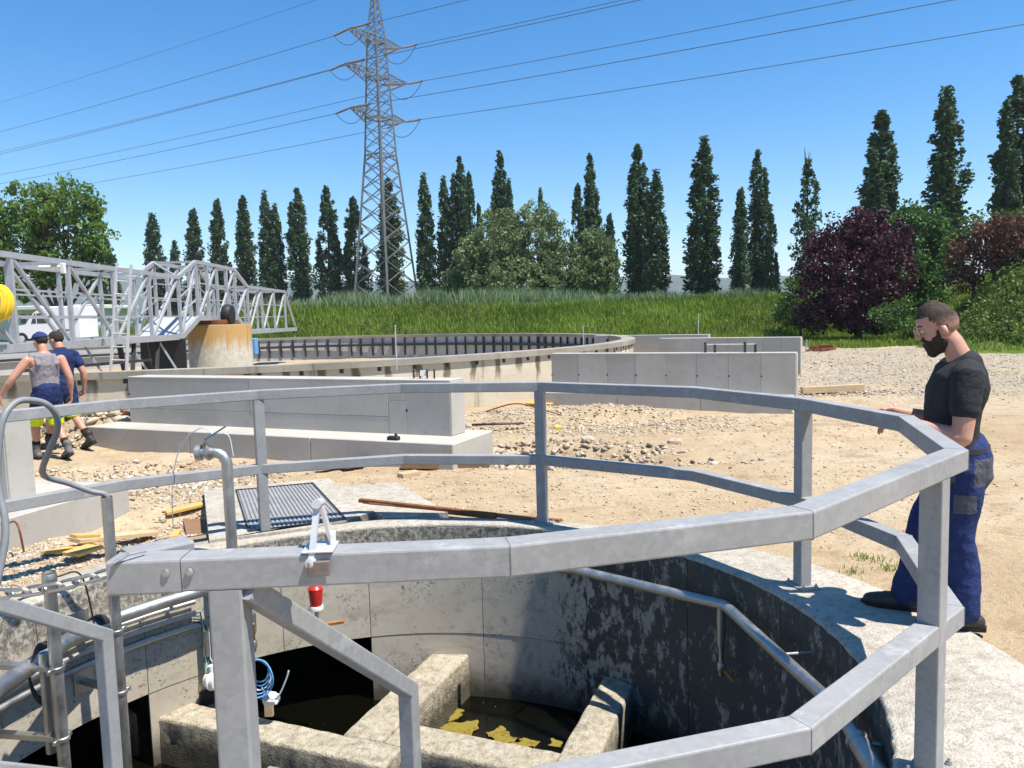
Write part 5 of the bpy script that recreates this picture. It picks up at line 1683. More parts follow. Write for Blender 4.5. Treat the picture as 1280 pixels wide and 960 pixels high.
POP = [(190, 268, 15), (218, 302, 10), (241, 262, 14), (271, 250, 13), (303, 246, 14), (330, 240, 12), (343, 256, 11), (371, 237, 15), (407, 234, 15), (441, 247, 15),
       (485, 225, 18), (529, 218, 13), (554, 222, 12), (574, 198, 14), (586, 216, 10), (598, 255, 8), (625, 191, 15), (636, 225, 9), (675, 237, 9), (737, 195, 13), (722, 231, 12), (762, 268, 11),
       (797, 183, 19), (820, 214, 16), (880, 173, 22), (947, 190, 15), (926, 236, 13), (964, 266, 10), (1102, 140, 26), (1094, 190, 18), (1185, 112, 28), (1273, 98, 26), (1262, 150, 16), (133, 300, 11)]
POPLAB = 'slim dark green columnar poplar in the row behind the embankment'
spec = {1102: 'broad columnar poplar rising behind the dark red tree', 1094: 'shorter poplar stem beside the broad poplar behind the dark red tree', 1185: 'very tall dense poplar rising behind the bright green tree',
        1273: 'tall poplar with side spire above the reddish shrubs', 1262: 'side spire poplar beside the tall poplar above the reddish shrubs', 880: 'single tall poplar standing alone with sky on both sides',
        485: 'poplar seen through the legs of the lattice pylon', 218: 'lowest short poplar in the row, left of the bridge hump', 133: 'narrow poplar beside the big leafy tree', 675: 'poplar tip showing above the round willow', 529: 'slim poplar standing next to the right side of the pylon', 441: 'poplar standing next to the left side of the pylon',
        625: 'tall poplar rising behind the top of the wide willow', 636: 'shorter spire joined to the tall poplar behind the wide willow', 737: 'tall poplar rising between the wide and the smaller willow', 722: 'shorter poplar joined to the one between the two willows',
        762: 'short poplar behind the smaller willow', 797: 'taller of the joined poplar pair right of the smaller willow', 820: 'shorter of the joined poplar pair right of the smaller willow',
        947: 'tallest of the three joined poplars beside the thinning poplar', 926: 'middle height one of three joined poplars beside the thinning poplar', 964: 'lowest of the three joined poplars beside the thinning poplar'}
usedv = [False] * 4
for i, (u, v, hw) in enumerate(POP):
    k = (u - 640) / FPX; y = 83.9 / (1 + .478 * k) + (0, 1.2, -.8)[i % 3]
    p = PY(u, v, y); vi = (i * 7 + i // 3) % 4
    if not usedv[vi]: o = PV[vi]; usedv[vi] = True
    else: o = copy_tree(PV[vi])
    # straight below the top in the world
    o.location = (p.x, y, 0)
    s = hw * 1.08 * y / FPX / PVW[vi]
    o.scale = (s, s, p.z / 20.0); o.rotation_euler = (0, 0, rng.random() * 6.28)
    tag(o, spec.get(u, POPLAB), 'poplar', 'row of poplars')
y = 83.9 / (1 + .478 * (1010 - 640) / FPX); p = PY(1010, 200, y)
sparse.location = (p.x, y, 0); s = 22 * y / FPX / 2.0; sparse.scale = (s, s, p.z / 20.0)
tag(sparse, 'thinning poplar with bare dead twigs at its top', 'poplar', 'row of poplars')

def broad(name, u_lobes, y, mat, label, cat, leaf, per, base_u, base_v=None, trunk_r=.2, aspect=.65, droop=0.0, dens=26, group=None, base_z=0.0):
    """u_lobes: (u, v, rx px, ry px) lobes of the crown at depth y"""
    b = PY(base_u, 400, y); base = Vector((b.x, y, base_z))
    root = empty(name, base, label, cat, group)
    cs = []; rs_ = []
    m = MB(); m.tube([base + Vector((0, 0, -.3)), base + Vector((.05, 0, .8)), base + Vector((0, .1, 1.6))], [trunk_r * 1.3, trunk_r, trunk_r * .85], 8)
    for u, v, rx, ry in u_lobes:
        c = PY(u, v, y + rng.uniform(-.6, .6)); ax = rx * y / FPX; az = ry * y / FPX
        nc = int(dens * 3.14 * ax * az / (leaf * leaf * aspect * .5 * per))
        C_ = ell_centers((c.x, c.y, c.z), (ax * .88, ax * .80, az * .88), nc, .45, .09)
        C_ = C_[C_[:, 2] > base_z + .15]
        cs.append(C_); rs_.append((.22 + .26 * nrng.random(len(C_))) * (1 + .25 * leaf / .2))
        for q in C_[:: max(1, len(C_) // 7)]:
            m.tube([base + Vector((0, .05, 1.3)), (base + Vector((0, 0, 1.5))).lerp(Vector((c.x, c.y, c.z)), .55), Vector(q)], [trunk_r * .5, trunk_r * .26, .02], 5)
    m.build('trunk', MAT['bark'], root, smooth=True)
    P, tone = clumps(np.concatenate(cs), np.concatenate(rs_), per, (1, 1, .8))
    P[:, 2] = np.maximum(P[:, 2], base_z + .05)
    leaf_mesh('crown', P, leaf, tone, mat, root, base, aspect, droop)
    return root
broad('leafy_tree', [(40, 262, 40, 38), (88, 255, 42, 42), (112, 290, 26, 40), (20, 300, 48, 42), (75, 320, 52, 44), (120, 340, 22, 36), (30, 350, 40, 30), (-30, 300, 50, 60)], 50, 'leaf_oak', 'big spreading leafy tree behind the bridge and vans', 'tree', .24, 30, 75, None, .30, .7, 0, 3.4, None, .85)
broad('willow_bush', [(590, 335, 34, 42), (625, 315, 46, 58), (668, 305, 48, 58), (705, 335, 34, 42), (640, 350, 80, 30), (575, 355, 22, 24)], 57, 'leaf_willow', 'wide round grey green willow behind the reeds', 'willow', .24, 34, 640, None, .22, .5, .25, 4.2, None, 1.4)
broad('willow_bush', [(745, 322, 27, 44), (738, 345, 26, 28), (757, 340, 18, 34)], 58, 'leaf_willow', 'smaller upright willow right of the wide willow', 'willow', .24, 34, 745, None, .15, .5, .2, 4.6, None, 1.4)
broad('plum_tree', [(1070, 330, 66, 66), (1050, 300, 40, 36), (1095, 295, 40, 32), (1030, 340, 36, 50), (1110, 345, 38, 52), (1070, 375, 60, 36), (1075, 278, 26, 26), (1025, 392, 34, 26), (1070, 398, 50, 20), (1115, 394, 34, 24)], 39, 'leaf_plum', 'dark red leaved plum tree with dense round crown', 'tree', .17, 36, 1072, None, .18, .7, 0, 2.6)
broad('maple_tree', [(1150, 305, 34, 50), (1128, 280, 24, 38), (1165, 340, 32, 55), (1140, 350, 40, 50), (1175, 290, 16, 30), (1165, 385, 34, 26)], 43, 'leaf_green', 'bright green tree pressed between the plum and the reddish shrubs', 'tree', .19, 32, 1150, None, .17, .7, 0, 2.8)
broad('green_bush', [(1000, 372, 22, 36), (985, 392, 20, 22), (1015, 395, 22, 20)], 42, 'leaf_green', 'dark green bush at the left foot of the plum tree', 'bush', .16, 30, 1000, None, .07, .7, 0, 3.5)
broad('green_bush', [(1120, 395, 30, 20), (1150, 400, 22, 18)], 36, 'leaf_green', 'low green bush under the right side of the plum tree', 'bush', .14, 30, 1130, None, .06, .7, 0, 3.5)
broad('reddish_shrub', [(1215, 325, 34, 40), (1240, 300, 30, 30), (1265, 290, 36, 28), (1275, 320, 34, 36), (1200, 350, 20, 26), (1305, 290, 36, 40)], 36, 'leaf_reddish', 'reddish brown shrubs growing on top of the mound', 'shrub', .14, 32, 1240, None, .08, .7, 0, 2.2, None, 2.2)
broad('pale_shrub', [(1205, 295, 22, 28), (1262, 272, 24, 14), (1230, 280, 14, 14)], 37.5, 'leaf_mound', 'yellow green shrub tops behind the reddish shrubs', 'shrub', .14, 26, 1215, None, .06, .7, 0, 2.2, None, 2.2)
# weeds on the mound
n = 2200
x = nrng.uniform(15.5, 30, n); y = nrng.uniform(27.6, 37, n); zz = mound_h(x, y); k = zz > .25; x, y, zz = x[k], y[k], zz[k]
P, tone = clumps(np.stack([x, y, zz + .12], -1), .16 + .22 * nrng.random(len(x)), 26, (1, 1, .8))
tag(leaf_mesh('mound_weeds', P, .13, tone, 'leaf_mound', None, (0, 0, 0), .7), 'broad leaved weeds covering the steep mound', 'weeds', None, 'stuff')
n = 500
x = nrng.uniform(-24, 19, n); y = 41.6 + 8 * nrng.random(n); zz = emb_h(x, y)
P, tone = clumps(np.stack([x, y, zz + .10], -1), .15 + .25 * nrng.random(n), 18, (1, 1, .6))
tag(leaf_mesh('bank_weeds', P, .13, tone * .8, 'leaf_mound', None, (0, 0, 0), .6), 'low leafy weeds among the embankment grass', 'weeds', None, 'stuff')

# ------------------------------------------------------------------ people
plain('skin_fair', (.52, .27, .19), .5, 0, .4, .10, 14)
plain('skin_tan', (.50, .255, .165), .5, 0, .4, .10, 14)
t = NT('cloth_black', .85, 0, .25); t.col(t.ramp(t.noise(6, 4), [(.3, (.020, .020, .022)), (.7, (.034, .034, .037))])); t.bump(t.noise(9, 4, .6, t.scale(t.pos, (1, 1, 2.6)), .8), .35, .03); MAT['cloth_black'] = t.m
def cloth(name, c, sc=9):
    t = NT(name, .85, 0, .2); t.col(t.ramp(t.noise(7, 5), [(.3, tuple(x * .78 for x in c)), (.7, tuple(min(1, x * 1.18) for x in c))])); t.bump(t.noise(sc, 4, .6, t.scale(t.pos, (1, 1, .8)), 1.0), .6, .05); MAT[name] = t.m
cloth('cloth_blue', (.020, .034, .115)); cloth('cloth_greyblue', (.085, .09, .105)); cloth('cloth_grey', (.26, .235, .245)); cloth('cloth_navy', (.018, .030, .095)); cloth('cloth_hivis', (.62, .80, .02), 12)
cloth('cloth_cap', (.020, .045, .16)); cloth('sock_dark', (.02, .02, .022), 30)
t = NT('hair_dark', .75, 0, .3); t.col(t.ramp(t.noise(60, 4, .7), [(.3, (.018, .013, .010)), (.7, (.065, .045, .032))])); t.bump(t.noise(120, 3, .7), .8, .01); MAT['hair_dark'] = t.m
t = NT('hair_fade', .75, 0, .3); tn_ = t.math('ADD', t.attr('tone'), t.math('MULTIPLY', t.math('SUBTRACT', t.noise(150, 3, .7), .5), .9))
t.col(t.mix(t.mapr(tn_, .1, .9), t.ramp(t.noise(90, 4, .7, t.scale(t.pos, (1, 1, .5))), [(.3, (.020, .014, .010)), (.7, (.085, .058, .040))]), (.33, .185, .135))); t.bump(t.noise(130, 3, .7), .6, .008); MAT['hair_fade'] = t.m
plain('boot_leather', (.035, .028, .024), .55, 0, .4, .25, 20, .3); plain('boot_grey', (.13, .13, .115), .75, 0, .3, .2, 25, .3); plain('boot_sole', (.012, .012, .012), .8)
plain('eye_white', (.7, .68, .65), .2); plain('lip', (.42, .18, .15), .5); plain('gold_wire', (.55, .42, .25), .3, .9)
t = NT('tinted_lens', .03, 0, .6); t.b.inputs['Base Color'].default_value = (.35, .28, .22, 1); t.b.inputs['Alpha'].default_value = .45; MAT['lens'] = t.m

def loft(m, pts, radii, side, n=16, cap=True):
    pts = [Vector(p) for p in pts]; k = len(pts); side = Vector(side)
    tang = [(pts[min(i + 1, k - 1)] - pts[max(i - 1, 0)]).normalized() for i in range(k)]
    P = list(pts); R = [r if isinstance(r, tuple) else (r, r) for r in radii]; T = list(tang)
    if cap:
        r0 = min(R[0]); r1 = min(R[-1])
        P = [P[0] - T[0] * r0 * .75, P[0] - T[0] * r0 * .45] + P + [P[-1] + T[-1] * r1 * .45, P[-1] + T[-1] * r1 * .75]
        R = [(R[0][0] * .35, R[0][1] * .35), (R[0][0] * .78, R[0][1] * .78)] + R + [(R[-1][0] * .78, R[-1][1] * .78), (R[-1][0] * .35, R[-1][1] * .35)]
        T = [T[0], T[0]] + T + [T[-1], T[-1]]
    vs = []
    for p, (a, b), t_ in zip(P, R, T):
        s = (side - t_ * side.dot(t_)).normalized(); u = t_.cross(s)
        for j in range(n):
            q = 2 * math.pi * j / n; vs.append(p + s * math.cos(q) * a + u * math.sin(q) * b)
    fs = []
    for i in range(len(P) - 1):
        for j in range(n):
            j2 = (j + 1) % n; fs.append((i * n + j, i * n + j2, (i + 1) * n + j2, (i + 1) * n + j))
    fs.append(tuple(range(n - 1, -1, -1))); fs.append(tuple((len(P) - 1) * n + j for j in range(n)))
    m.add(vs, fs)

def remeshed(name, m, voxel, smooth, mats, parent, origin, wrinkle=0.0, wscale=14.0, assign=None):
    me = bpy.data.meshes.new('tmp'); c = Vector(origin)
    me.from_pydata([tuple(v - c) for v in m.v], [], m.f)
    bm = bmesh.new(); bm.from_mesh(me); bmesh.ops.recalc_face_normals(bm, faces=bm.faces); bm.to_mesh(me); bm.free()
    o = bpy.data.objects.new('tmp', me); sc_ = bpy.data.scenes.new('tmp'); sc_.collection.objects.link(o)
    r = o.modifiers.new('r', 'REMESH'); r.mode = 'VOXEL'; r.voxel_size = voxel
    s = o.modifiers.new('s', 'SMOOTH'); s.factor = .5; s.iterations = smooth
    sc_.view_layers[0].update(); dg = sc_.view_layers[0].depsgraph
    me2 = bpy.data.meshes.new_from_object(o.evaluated_get(dg), depsgraph=dg); me2.name = name
    bpy.data.objects.remove(o); bpy.data.meshes.remove(me); bpy.data.scenes.remove(sc_)
    me2.materials.clear()
    for x in mats: me2.materials.append(x)
    if wrinkle:
        nv = len(me2.vertices); co = np.empty(nv * 3, np.float32); nr_ = np.empty(nv * 3, np.float32)
        me2.vertices.foreach_get('co', co); me2.vertex_normals.foreach_get('vector', nr_)
        co = co.reshape(-1, 3); nr_ = nr_.reshape(-1, 3)
        ks = np.array([noise.noise(Vector((q[0], q[1], q[2] * .8))) + .6 * noise.noise(Vector((q[0] * 2.1, q[1] * 2.1, q[2] * 2.4))) for q in (co * wscale).tolist()], np.float32)
        me2.vertices.foreach_set('co', (co + nr_ * (ks * wrinkle)[:, None]).ravel())
    if assign:
        for p in me2.polygons: p.material_index = assign(p.center + c)
    me2.polygons.foreach_set('use_smooth', [True] * len(me2.polygons))
    return link_mesh(name, me2, None, parent, origin)

def hand(m, w, d, th, pn, curl=.5, sc=1.0):
    """w wrist, d finger direction, th thumb side, pn the way the palm faces"""
    w = Vector(w); d = Vector(d).normalized(); th = Vector(th); th = (th - d * th.dot(d)).normalized(); pn0 = Vector(pn)
    pn = d.cross(th); pn = pn if pn.dot(pn0) > 0 else -pn
    k0 = w + d * .085 * sc
    loft(m, [w - d * .02, w + d * .02 * sc, w + d * .05 * sc, k0], [(.026 * sc, .019 * sc), (.030 * sc, .017 * sc), (.039 * sc, .015 * sc), (.041 * sc, .013 * sc)], th, 14)
    for i, ln in enumerate((.070, .080, .075, .058)):
        o = th * (.031 - .0207 * i) * sc
        fd = (d + th * (.10 - .07 * i)).normalized()
        p = w + d * .075 * sc + o; pts = [p]; a = .25
        for seg in (.45, .32, .26):
            a += curl * (.75 if seg < .4 else .45)
            p = p + (fd * math.cos(a) + pn * math.sin(a)) * ln * seg * 1.15 * sc; pts.append(p)
        loft(m, pts, [.0098 * sc, .0092 * sc, .0086 * sc, .0074 * sc], th, 8)
    p = w + d * .028 * sc + th * .024 * sc
    loft(m, [p, p + (d * .55 + th * .75 + pn * .25).normalized() * .036 * sc, p + (d * .75 + th * .5 + pn * .45).normalized() * .066 * sc, p + (d * .9 + th * .28 + pn * .5).normalized() * .088 * sc], [.0135 * sc, .0118 * sc, .0105 * sc, .0085 * sc], pn, 8)

def person(loc, fwd, J, skin, label, torso, voxel, head_pitch=.0, head_yaw=0.0, sc=1.0):
    fwd = Vector((fwd[0], fwd[1], 0)).normalized(); left = Vector((-fwd.y, fwd.x, 0)); O = Vector(loc)
    def W(p): return O + (fwd * p[0] + left * p[1] + Vector((0, 0, p[2]))) * sc
    root = empty('person', O, label, 'person')
    hb = Vector(J['head'])
    R = Matrix.Rotation(head_yaw, 3, 'Z') @ Matrix.Rotation(head_pitch, 3, 'Y')
    def HW(p): return W(hb + R @ Vector(p))
    m = MB()
    hf = (HW((1, 0, 0)) - HW((0, 0, 0))).normalized(); hl = (HW((0, 1, 0)) - HW((0, 0, 0))).normalized()
    HR = [(-.112, .056, .026, .026), (-.098, .048, .046, .042), (-.074, .030, .068, .057), (-.045, .016, .084, .065), (-.012, .006, .093, .070), (.025, .001, .098, .074), (.058, -.003, .098, .076), (.086, -.006, .088, .069), (.106, -.008, .064, .052), (.117, -.008, .030, .026)]
    loft(m, [HW((f, 0, u)) for u, f, a, b in HR], [(a * sc, b * sc) for u, f, a, b in HR], hf, 24)
    loft(m, [HW((.092, 0, .030)), HW((.106, 0, .006)), HW((.113, 0, -.014)), HW((.098, 0, -.024))], [.008 * sc, .010 * sc, .0135 * sc, .009 * sc], hl, 10)
    loft(m, [HW((.078, .052, .030)), HW((.090, .028, .036)), HW((.093, 0, .034)), HW((.090, -.028, .036)), HW((.078, -.052, .030))], [.009 * sc] * 5, hf, 8)
    for s in (-1, 1):
        loft(m, [HW((-.006, s * .069, -.012)), HW((-.014, s * .080, -.010))], [(.020 * sc, .031 * sc), (.019 * sc, .030 * sc)], hf, 14)
        loft(m, [HW((.070, s * .040, -.020)), HW((.060, s * .050, -.035))], [.018 * sc, .016 * sc], hf, 10)
    loft(m, [HW((.086, .022, -.052)), HW((.097, 0, -.050)), HW((.086, -.022, -.052))], [.008 * sc] * 3, hf, 8)
    nb = Vector(J['neck'])
    loft(m, [W(nb + Vector((-.01, 0, -.05))), W(nb), W(nb.lerp(hb, .5) + Vector((-.018, 0, 0))), HW((-.022, 0, -.04))], [(.075 * sc, .072 * sc), (.062 * sc, .061 * sc), (.056 * sc, .055 * sc), (.058 * sc, .055 * sc)], fwd, 16)
    # trunk core
    loft(m, [W((f, 0, u)) for u, f, a, b in torso], [((a - .012) * sc, (b - .012) * sc) for u, f, a, b in torso], fwd, 22)
    for s, nm in ((1, 'l'), (-1, 'r')):
        sh, el, wr = (Vector(J[k + nm]) for k in ('sh_', 'el_', 'wr_'))
        am = J.get('arm', 1.0)
        loft(m, [W(sh), W(sh.lerp(el, .35)), W(sh.lerp(el, .75)), W(el)], [.056 * am * sc, .052 * am * sc, .045 * am * sc, .040 * am * sc], fwd, 14)
        loft(m, [W(el), W(el.lerp(wr, .3)), W(el.lerp(wr, .7)), W(wr)], [.040 * am * sc, .042 * am * sc, .033 * sc, (.027 * sc, .022 * sc)], fwd, 14)
        hd = J['hand_' + nm]
        def D(v): return fwd * v[0] + left * v[1] + Vector((0, 0, v[2]))
        hand(m, W(wr), D(hd[0]), D(hd[1]), D(hd[2]), hd[3], sc)
        hp, kn, an = (Vector(J[k + nm]) for k in ('hp_', 'kn_', 'an_'))
        loft(m, [W(hp), W(hp.lerp(kn, .4)), W(hp.lerp(kn, .8)), W(kn)], [.082 * sc, .074 * sc, .060 * sc, .054 * sc], fwd, 14)
        bk = Vector((-.018, 0, 0))
        loft(m, [W(kn), W(kn.lerp(an, .25) + bk), W(kn.lerp(an, .5) + bk), W(an)], [.052 * sc, .058 * sc, .049 * sc, .036 * sc], fwd, 14)
    body = remeshed('body', m, voxel, 3, [skin], root, O)
    # eyes, lips
    for s in (-1, 1):
        e = MB(); e.lathe(HW((.0815, s * .031, .012)) - hf * .012, hf, [(0, .004), (.006, .011), (.012, .0125), (.018, .010), (.0225, .004)], 10); e.build('eye', MAT['eye_white'], body, smooth=True)
    return root, W, HW, body, fwd, left, hf, hl

def shell(m, W, pts, radii, side, n=16): loft(m, [W(p) for p in pts], radii, side, n)

def boot(root, W, an, toe_dir, mat, high=.12, name='boot', pitch=0.0):
    """an: ankle (local); toe_dir: local 2-D direction; pitch > 0 lifts the heel"""
    d = Vector((toe_dir[0], toe_dir[1], 0)).normalized(); s = Vector((-d.y, d.x, 0)); A = Vector(an)
    Rr = Matrix.Rotation(pitch, 3, s)
    def B(f, u, l=0): return W(A + Rr @ (d * f + s * l + Vector((0, 0, u - .09))))
    side = (B(0, .09, 1) - B(0, .09, 0)).normalized()
    m = MB()
    loft(m, [B(-.075, .045), B(-.03, .055), B(.04, .055), (B(.11, .046)), B(.165, .038), B(.20, .034)], [(.038, .042), (.044, .054), (.047, .054), (.053, .047), (.053, .042), (.044, .036)], side, 16)
    loft(m, [B(-.015, .06), B(-.005, .09 + high * .5), B(-.012, .09 + high)], [(.047, .058), (.048, .056), (.054, .060)], side, 16)
    o = remeshed(name, m, .008, 2, [MAT[mat]], root, W(A), .0022, 40)
    k = MB(); out = [(-.112, .0), (-.10, .034), (-.03, .040), (.05, .046), (.13, .056), (.20, .046), (.238, .0), (.20, -.046), (.13, -.054), (.05, -.042), (-.03, -.040), (-.10, -.034)]
    vs = [B(f, .004, l) for f, l in out] + [B(f, .030, l * .99) for f, l in out]; n = len(out)
    k.add(vs, [tuple(range(n)), tuple(range(2 * n - 1, n - 1, -1))] + [(i, (i + 1) % n, n + (i + 1) % n, n + i) for i in range(n)]); k.build('sole', MAT['boot_sole'], o)
    for j in range(4):
        q = MB(); q.tube([B(.035 - .012 * j, .105 + .012 * j, .022), B(.045 - .012 * j, .112 + .012 * j, 0), B(.035 - .012 * j, .105 + .012 * j, -.022)], .003, 5); q.build('lace', MAT['boot_sole'], o)
    return o

def hair_cap(root, HW, hl_front, nape, mats, puff=.012, parent=None, fade=None, top=0.0):
    bm = bmesh.new(); bmesh.ops.create_uvsphere(bm, u_segments=40, v_segments=26, radius=1.0)
    dead = []
    for v in bm.verts:
        c = v.co; f, l, u = -.004 + c.x * (.101 + puff), c.y * (.077 + puff * .8), .030 + c.z * (.091 + puff + top * max(0, c.z) * (1 if c.x > -.3 else .6))
        k = 1 + .05 * noise.noise(Vector((f, l, u)) * 45) + .04 * noise.noise(Vector((f, l, u)) * 110)
        v.co = Vector((f * k, l * k, .03 + (u - .03) * k))
        # hairline: high at the forehead, down to the ear and nape
        line = hl_front if f > .055 else (hl_front + (nape - hl_front) * min(1, (.055 - f) / .09))
        if abs(l) > .05 and -.03 < f < .045: line = max(line, .012)
        if u < line: dead.append(v)
    bmesh.ops.delete(bm, geom=dead, context='VERTS')
    vs = [HW(v.co) for v in bm.verts]; bm.verts.index_update()
    loc = {v.index: v.co.copy() for v in bm.verts}
    fs = [tuple(v.index for v in f.verts) for f in bm.faces]; cen = [f.calc_center_median() for f in bm.faces]; bm.free()
    m = MB(); m.add(vs, fs); o = m.build('hair', mats[0], parent or root, smooth=True)
    if fade is not None:
        at = o.data.attributes.new('tone', 'FLOAT', 'POINT'); at.data.foreach_set('value', [fade(loc[i]) for i in range(len(vs))])
    return o

# ---- the man leaning at the railing
MT = [(.88, -.015, .135, .165), (.96, .0, .125, .165), (1.04, .028, .122, .160), (1.12, .040, .128, .166), (1.20, .038, .136, .178), (1.28, .022, .145, .195), (1.35, .002, .140, .200), (1.41, -.018, .105, .165), (1.45, -.022, .075, .095)]
MJ = dict(head=(.118, 0, 1.628), neck=(.012, 0, 1.475), arm=1.16,
          sh_l=(.0, .205, 1.375), el_l=(.03, .262, 1.065), wr_l=(.285, .185, 1.145), hand_l=((.97, -.05, -.10), (.1, -1, .2), (-.1, 0, -1), .55),
          sh_r=(.03, -.205, 1.375), el_r=(.10, -.26, 1.09), wr_r=(.34, -.15, 1.165), hand_r=((.97, .1, -.10), (.1, 1, .2), (-.1, 0, -1), .55),
          hp_l=(-.01, .088, .88), kn_l=(.012, .098, .49), an_l=(-.025, .10, .09), hp_r=(-.01, -.088, .88), kn_r=(.16, -.10, .50), an_r=(.235, -.11, .09))
man, W, HW, body, fw, lf, hf, hl = person((2.425, 4.135, gz(2.425, 4.135) + .028), (-.93, .37), MJ, MAT['skin_fair'], 'bearded man in black t-shirt and blue work trousers leaning on the railing', MT, .0065, .30, .10)
m = MB(); G = .012
loft(m, [W((f, 0, u)) for u, f, a, b in MT[1:]], [(a + .004, b + .004) for u, f, a, b in MT[1:]], fw, 24)
for s, nm in ((1, 'l'), (-1, 'r')):
    sh, el = Vector(MJ['sh_' + nm]), Vector(MJ['el_' + nm])
    loft(m, [W(sh + Vector((-.01, -s * .07, .035))), W(sh + Vector((0, -s * .01, .012))), W(sh.lerp(el, .3)), W(sh.lerp(el, .55))], [.070, .078, .073, .071], fw, 16, cap=True)
remeshed('t_shirt', m, .009, 3, [MAT['cloth_black']], man, W((0, 0, 1)), .0045, 12)
m = MB()
loft(m, [W((-.012, 0, .99)), W((-.018, 0, .92)), W((-.022, 0, .84)), W((-.01, 0, .78))], [(.128, .168), (.142, .176), (.145, .178), (.11, .165)], fw, 22)
for s, nm in ((1, 'l'), (-1, 'r')):
    hp, kn, an = (Vector(MJ[k + nm]) for k in ('hp_', 'kn_', 'an_'))
    loft(m, [W(hp), W(hp.lerp(kn, .45)), W(kn), W(kn.lerp(an, .45) + Vector((-.012, 0, 0))), W(kn.lerp(an, .85)), W(an + Vector((0, 0, .005)))], [.110, .100, .084, .080, .082, .080], fw, 18)
oz = man.location.z
def trou(c):
    q = c - man.location; f = q.dot(fw); l = q.dot(lf); u = q.z
    if l > .02 and .80 < u < .945 and f < -.045: return 1            # back pocket panel
    if l > .12 and .66 < u < .76 and -.06 < f < .05: return 1        # thigh pocket
    if l > .08 and .82 < u < .95 and .045 < f < .085: return 1
    if .05 < u < .20 and f < -.03 and False: return 1
    return 0
remeshed('trousers', m, .009, 2, [MAT['cloth_blue'], MAT['cloth_greyblue']], man, W((0, 0, .5)), .010, 7, trou)
m = MB(); loft(m, [W((-.010, 0, .968)), W((-.008, 0, .996))], [(.136, .175), (.134, .173)], fw, 28, cap=False); m.build('belt', MAT['boot_leather'], man, smooth=True)
boot(man, W, MJ['an_l'], (1, .12), 'boot_leather', .07); boot(man, W, MJ['an_r'], (1, -.15), 'boot_leather', .07)
hair_cap(man, HW, .070, -.045, [MAT['hair_fade']], .006, body, lambda c: max(0.0, min(1.0, (.075 - c.z) / .085)) * (1.0 if c.x < .05 else .3), .030)
m = MB()
BR = [(-.122, .060, .030, .030), (-.104, .050, .053, .049), (-.078, .032, .074, .063), (-.052, .0175, .0865, .0675)]
loft(m, [HW((f, 0, u)) for u, f, a, b in BR], [(a, b) for u, f, a, b in BR], hf, 24)
for s in (-1, 1):
    loft(m, [HW((.030, s * .0665, -.050)), HW((.020, s * .0705, -.028)), HW((.018, s * .0735, .0))], [(.020, .006), (.014, .005), (.011, .004)], hf, 10)
    loft(m, [HW((.094, s * .004, -.036)), HW((.088, s * .024, -.040)), HW((.078, s * .034, -.062))], [.0065, .0065, .007], hf, 8)
remeshed('beard', m, .006, 2, [MAT['hair_dark']], body, HW((0, 0, 0)), .0018, 90)
m = MB(); m.tube([HW((.092, .020, -.053)), HW((.1055, 0, -.051)), HW((.092, -.020, -.053))], .0055, 8); m.build('lips', MAT['lip'], body, smooth=True)
for s in (-1, 1):
    m = MB(); m.tube([HW((.092, s * .012, .036)), HW((.094, s * .028, .042)), HW((.080, s * .050, .037))], .0048, 6); m.build('eyebrow', MAT['hair_dark'], body, smooth=True)
gl = empty('sunglasses', HW((.10, 0, .01)), 'thin gold rimmed sunglasses worn by the bearded man', 'glasses')
for s in (-1, 1):
    c = Vector((.108, s * .034, .006)); ring = []
    for k in range(21):
        a = 2 * math.pi * k / 20; ring.append(HW(c + Vector((-.10 * abs(math.cos(a) * .03 + s * .0), math.cos(a) * .028, math.sin(a) * .024))))
    m = MB(); m.tube(ring, .0016, 6, cap=False); m.build('rim', MAT['gold_wire'], gl)
    m = MB(); n = 20; m.add(ring[:20] + [r_ + hf * .0012 for r_ in ring[:20]], [tuple(range(20)), tuple(range(39, 19, -1))]); m.build('lens', MAT['lens'], gl)
    m = MB(); m.tube([HW((.106, s * .062, .012)), HW((.075, s * .074, .014)), HW((.0, s * .0815, .018)), HW((-.018, s * .082, .002))], .0016, 6); m.build('temple', MAT['gold_wire'], gl)
m = MB(); m.tube([HW((.108, .007, .010)), HW((.112, 0, .012)), HW((.108, -.007, .010))], .0015, 6); m.build('bridge', MAT['gold_wire'], gl)

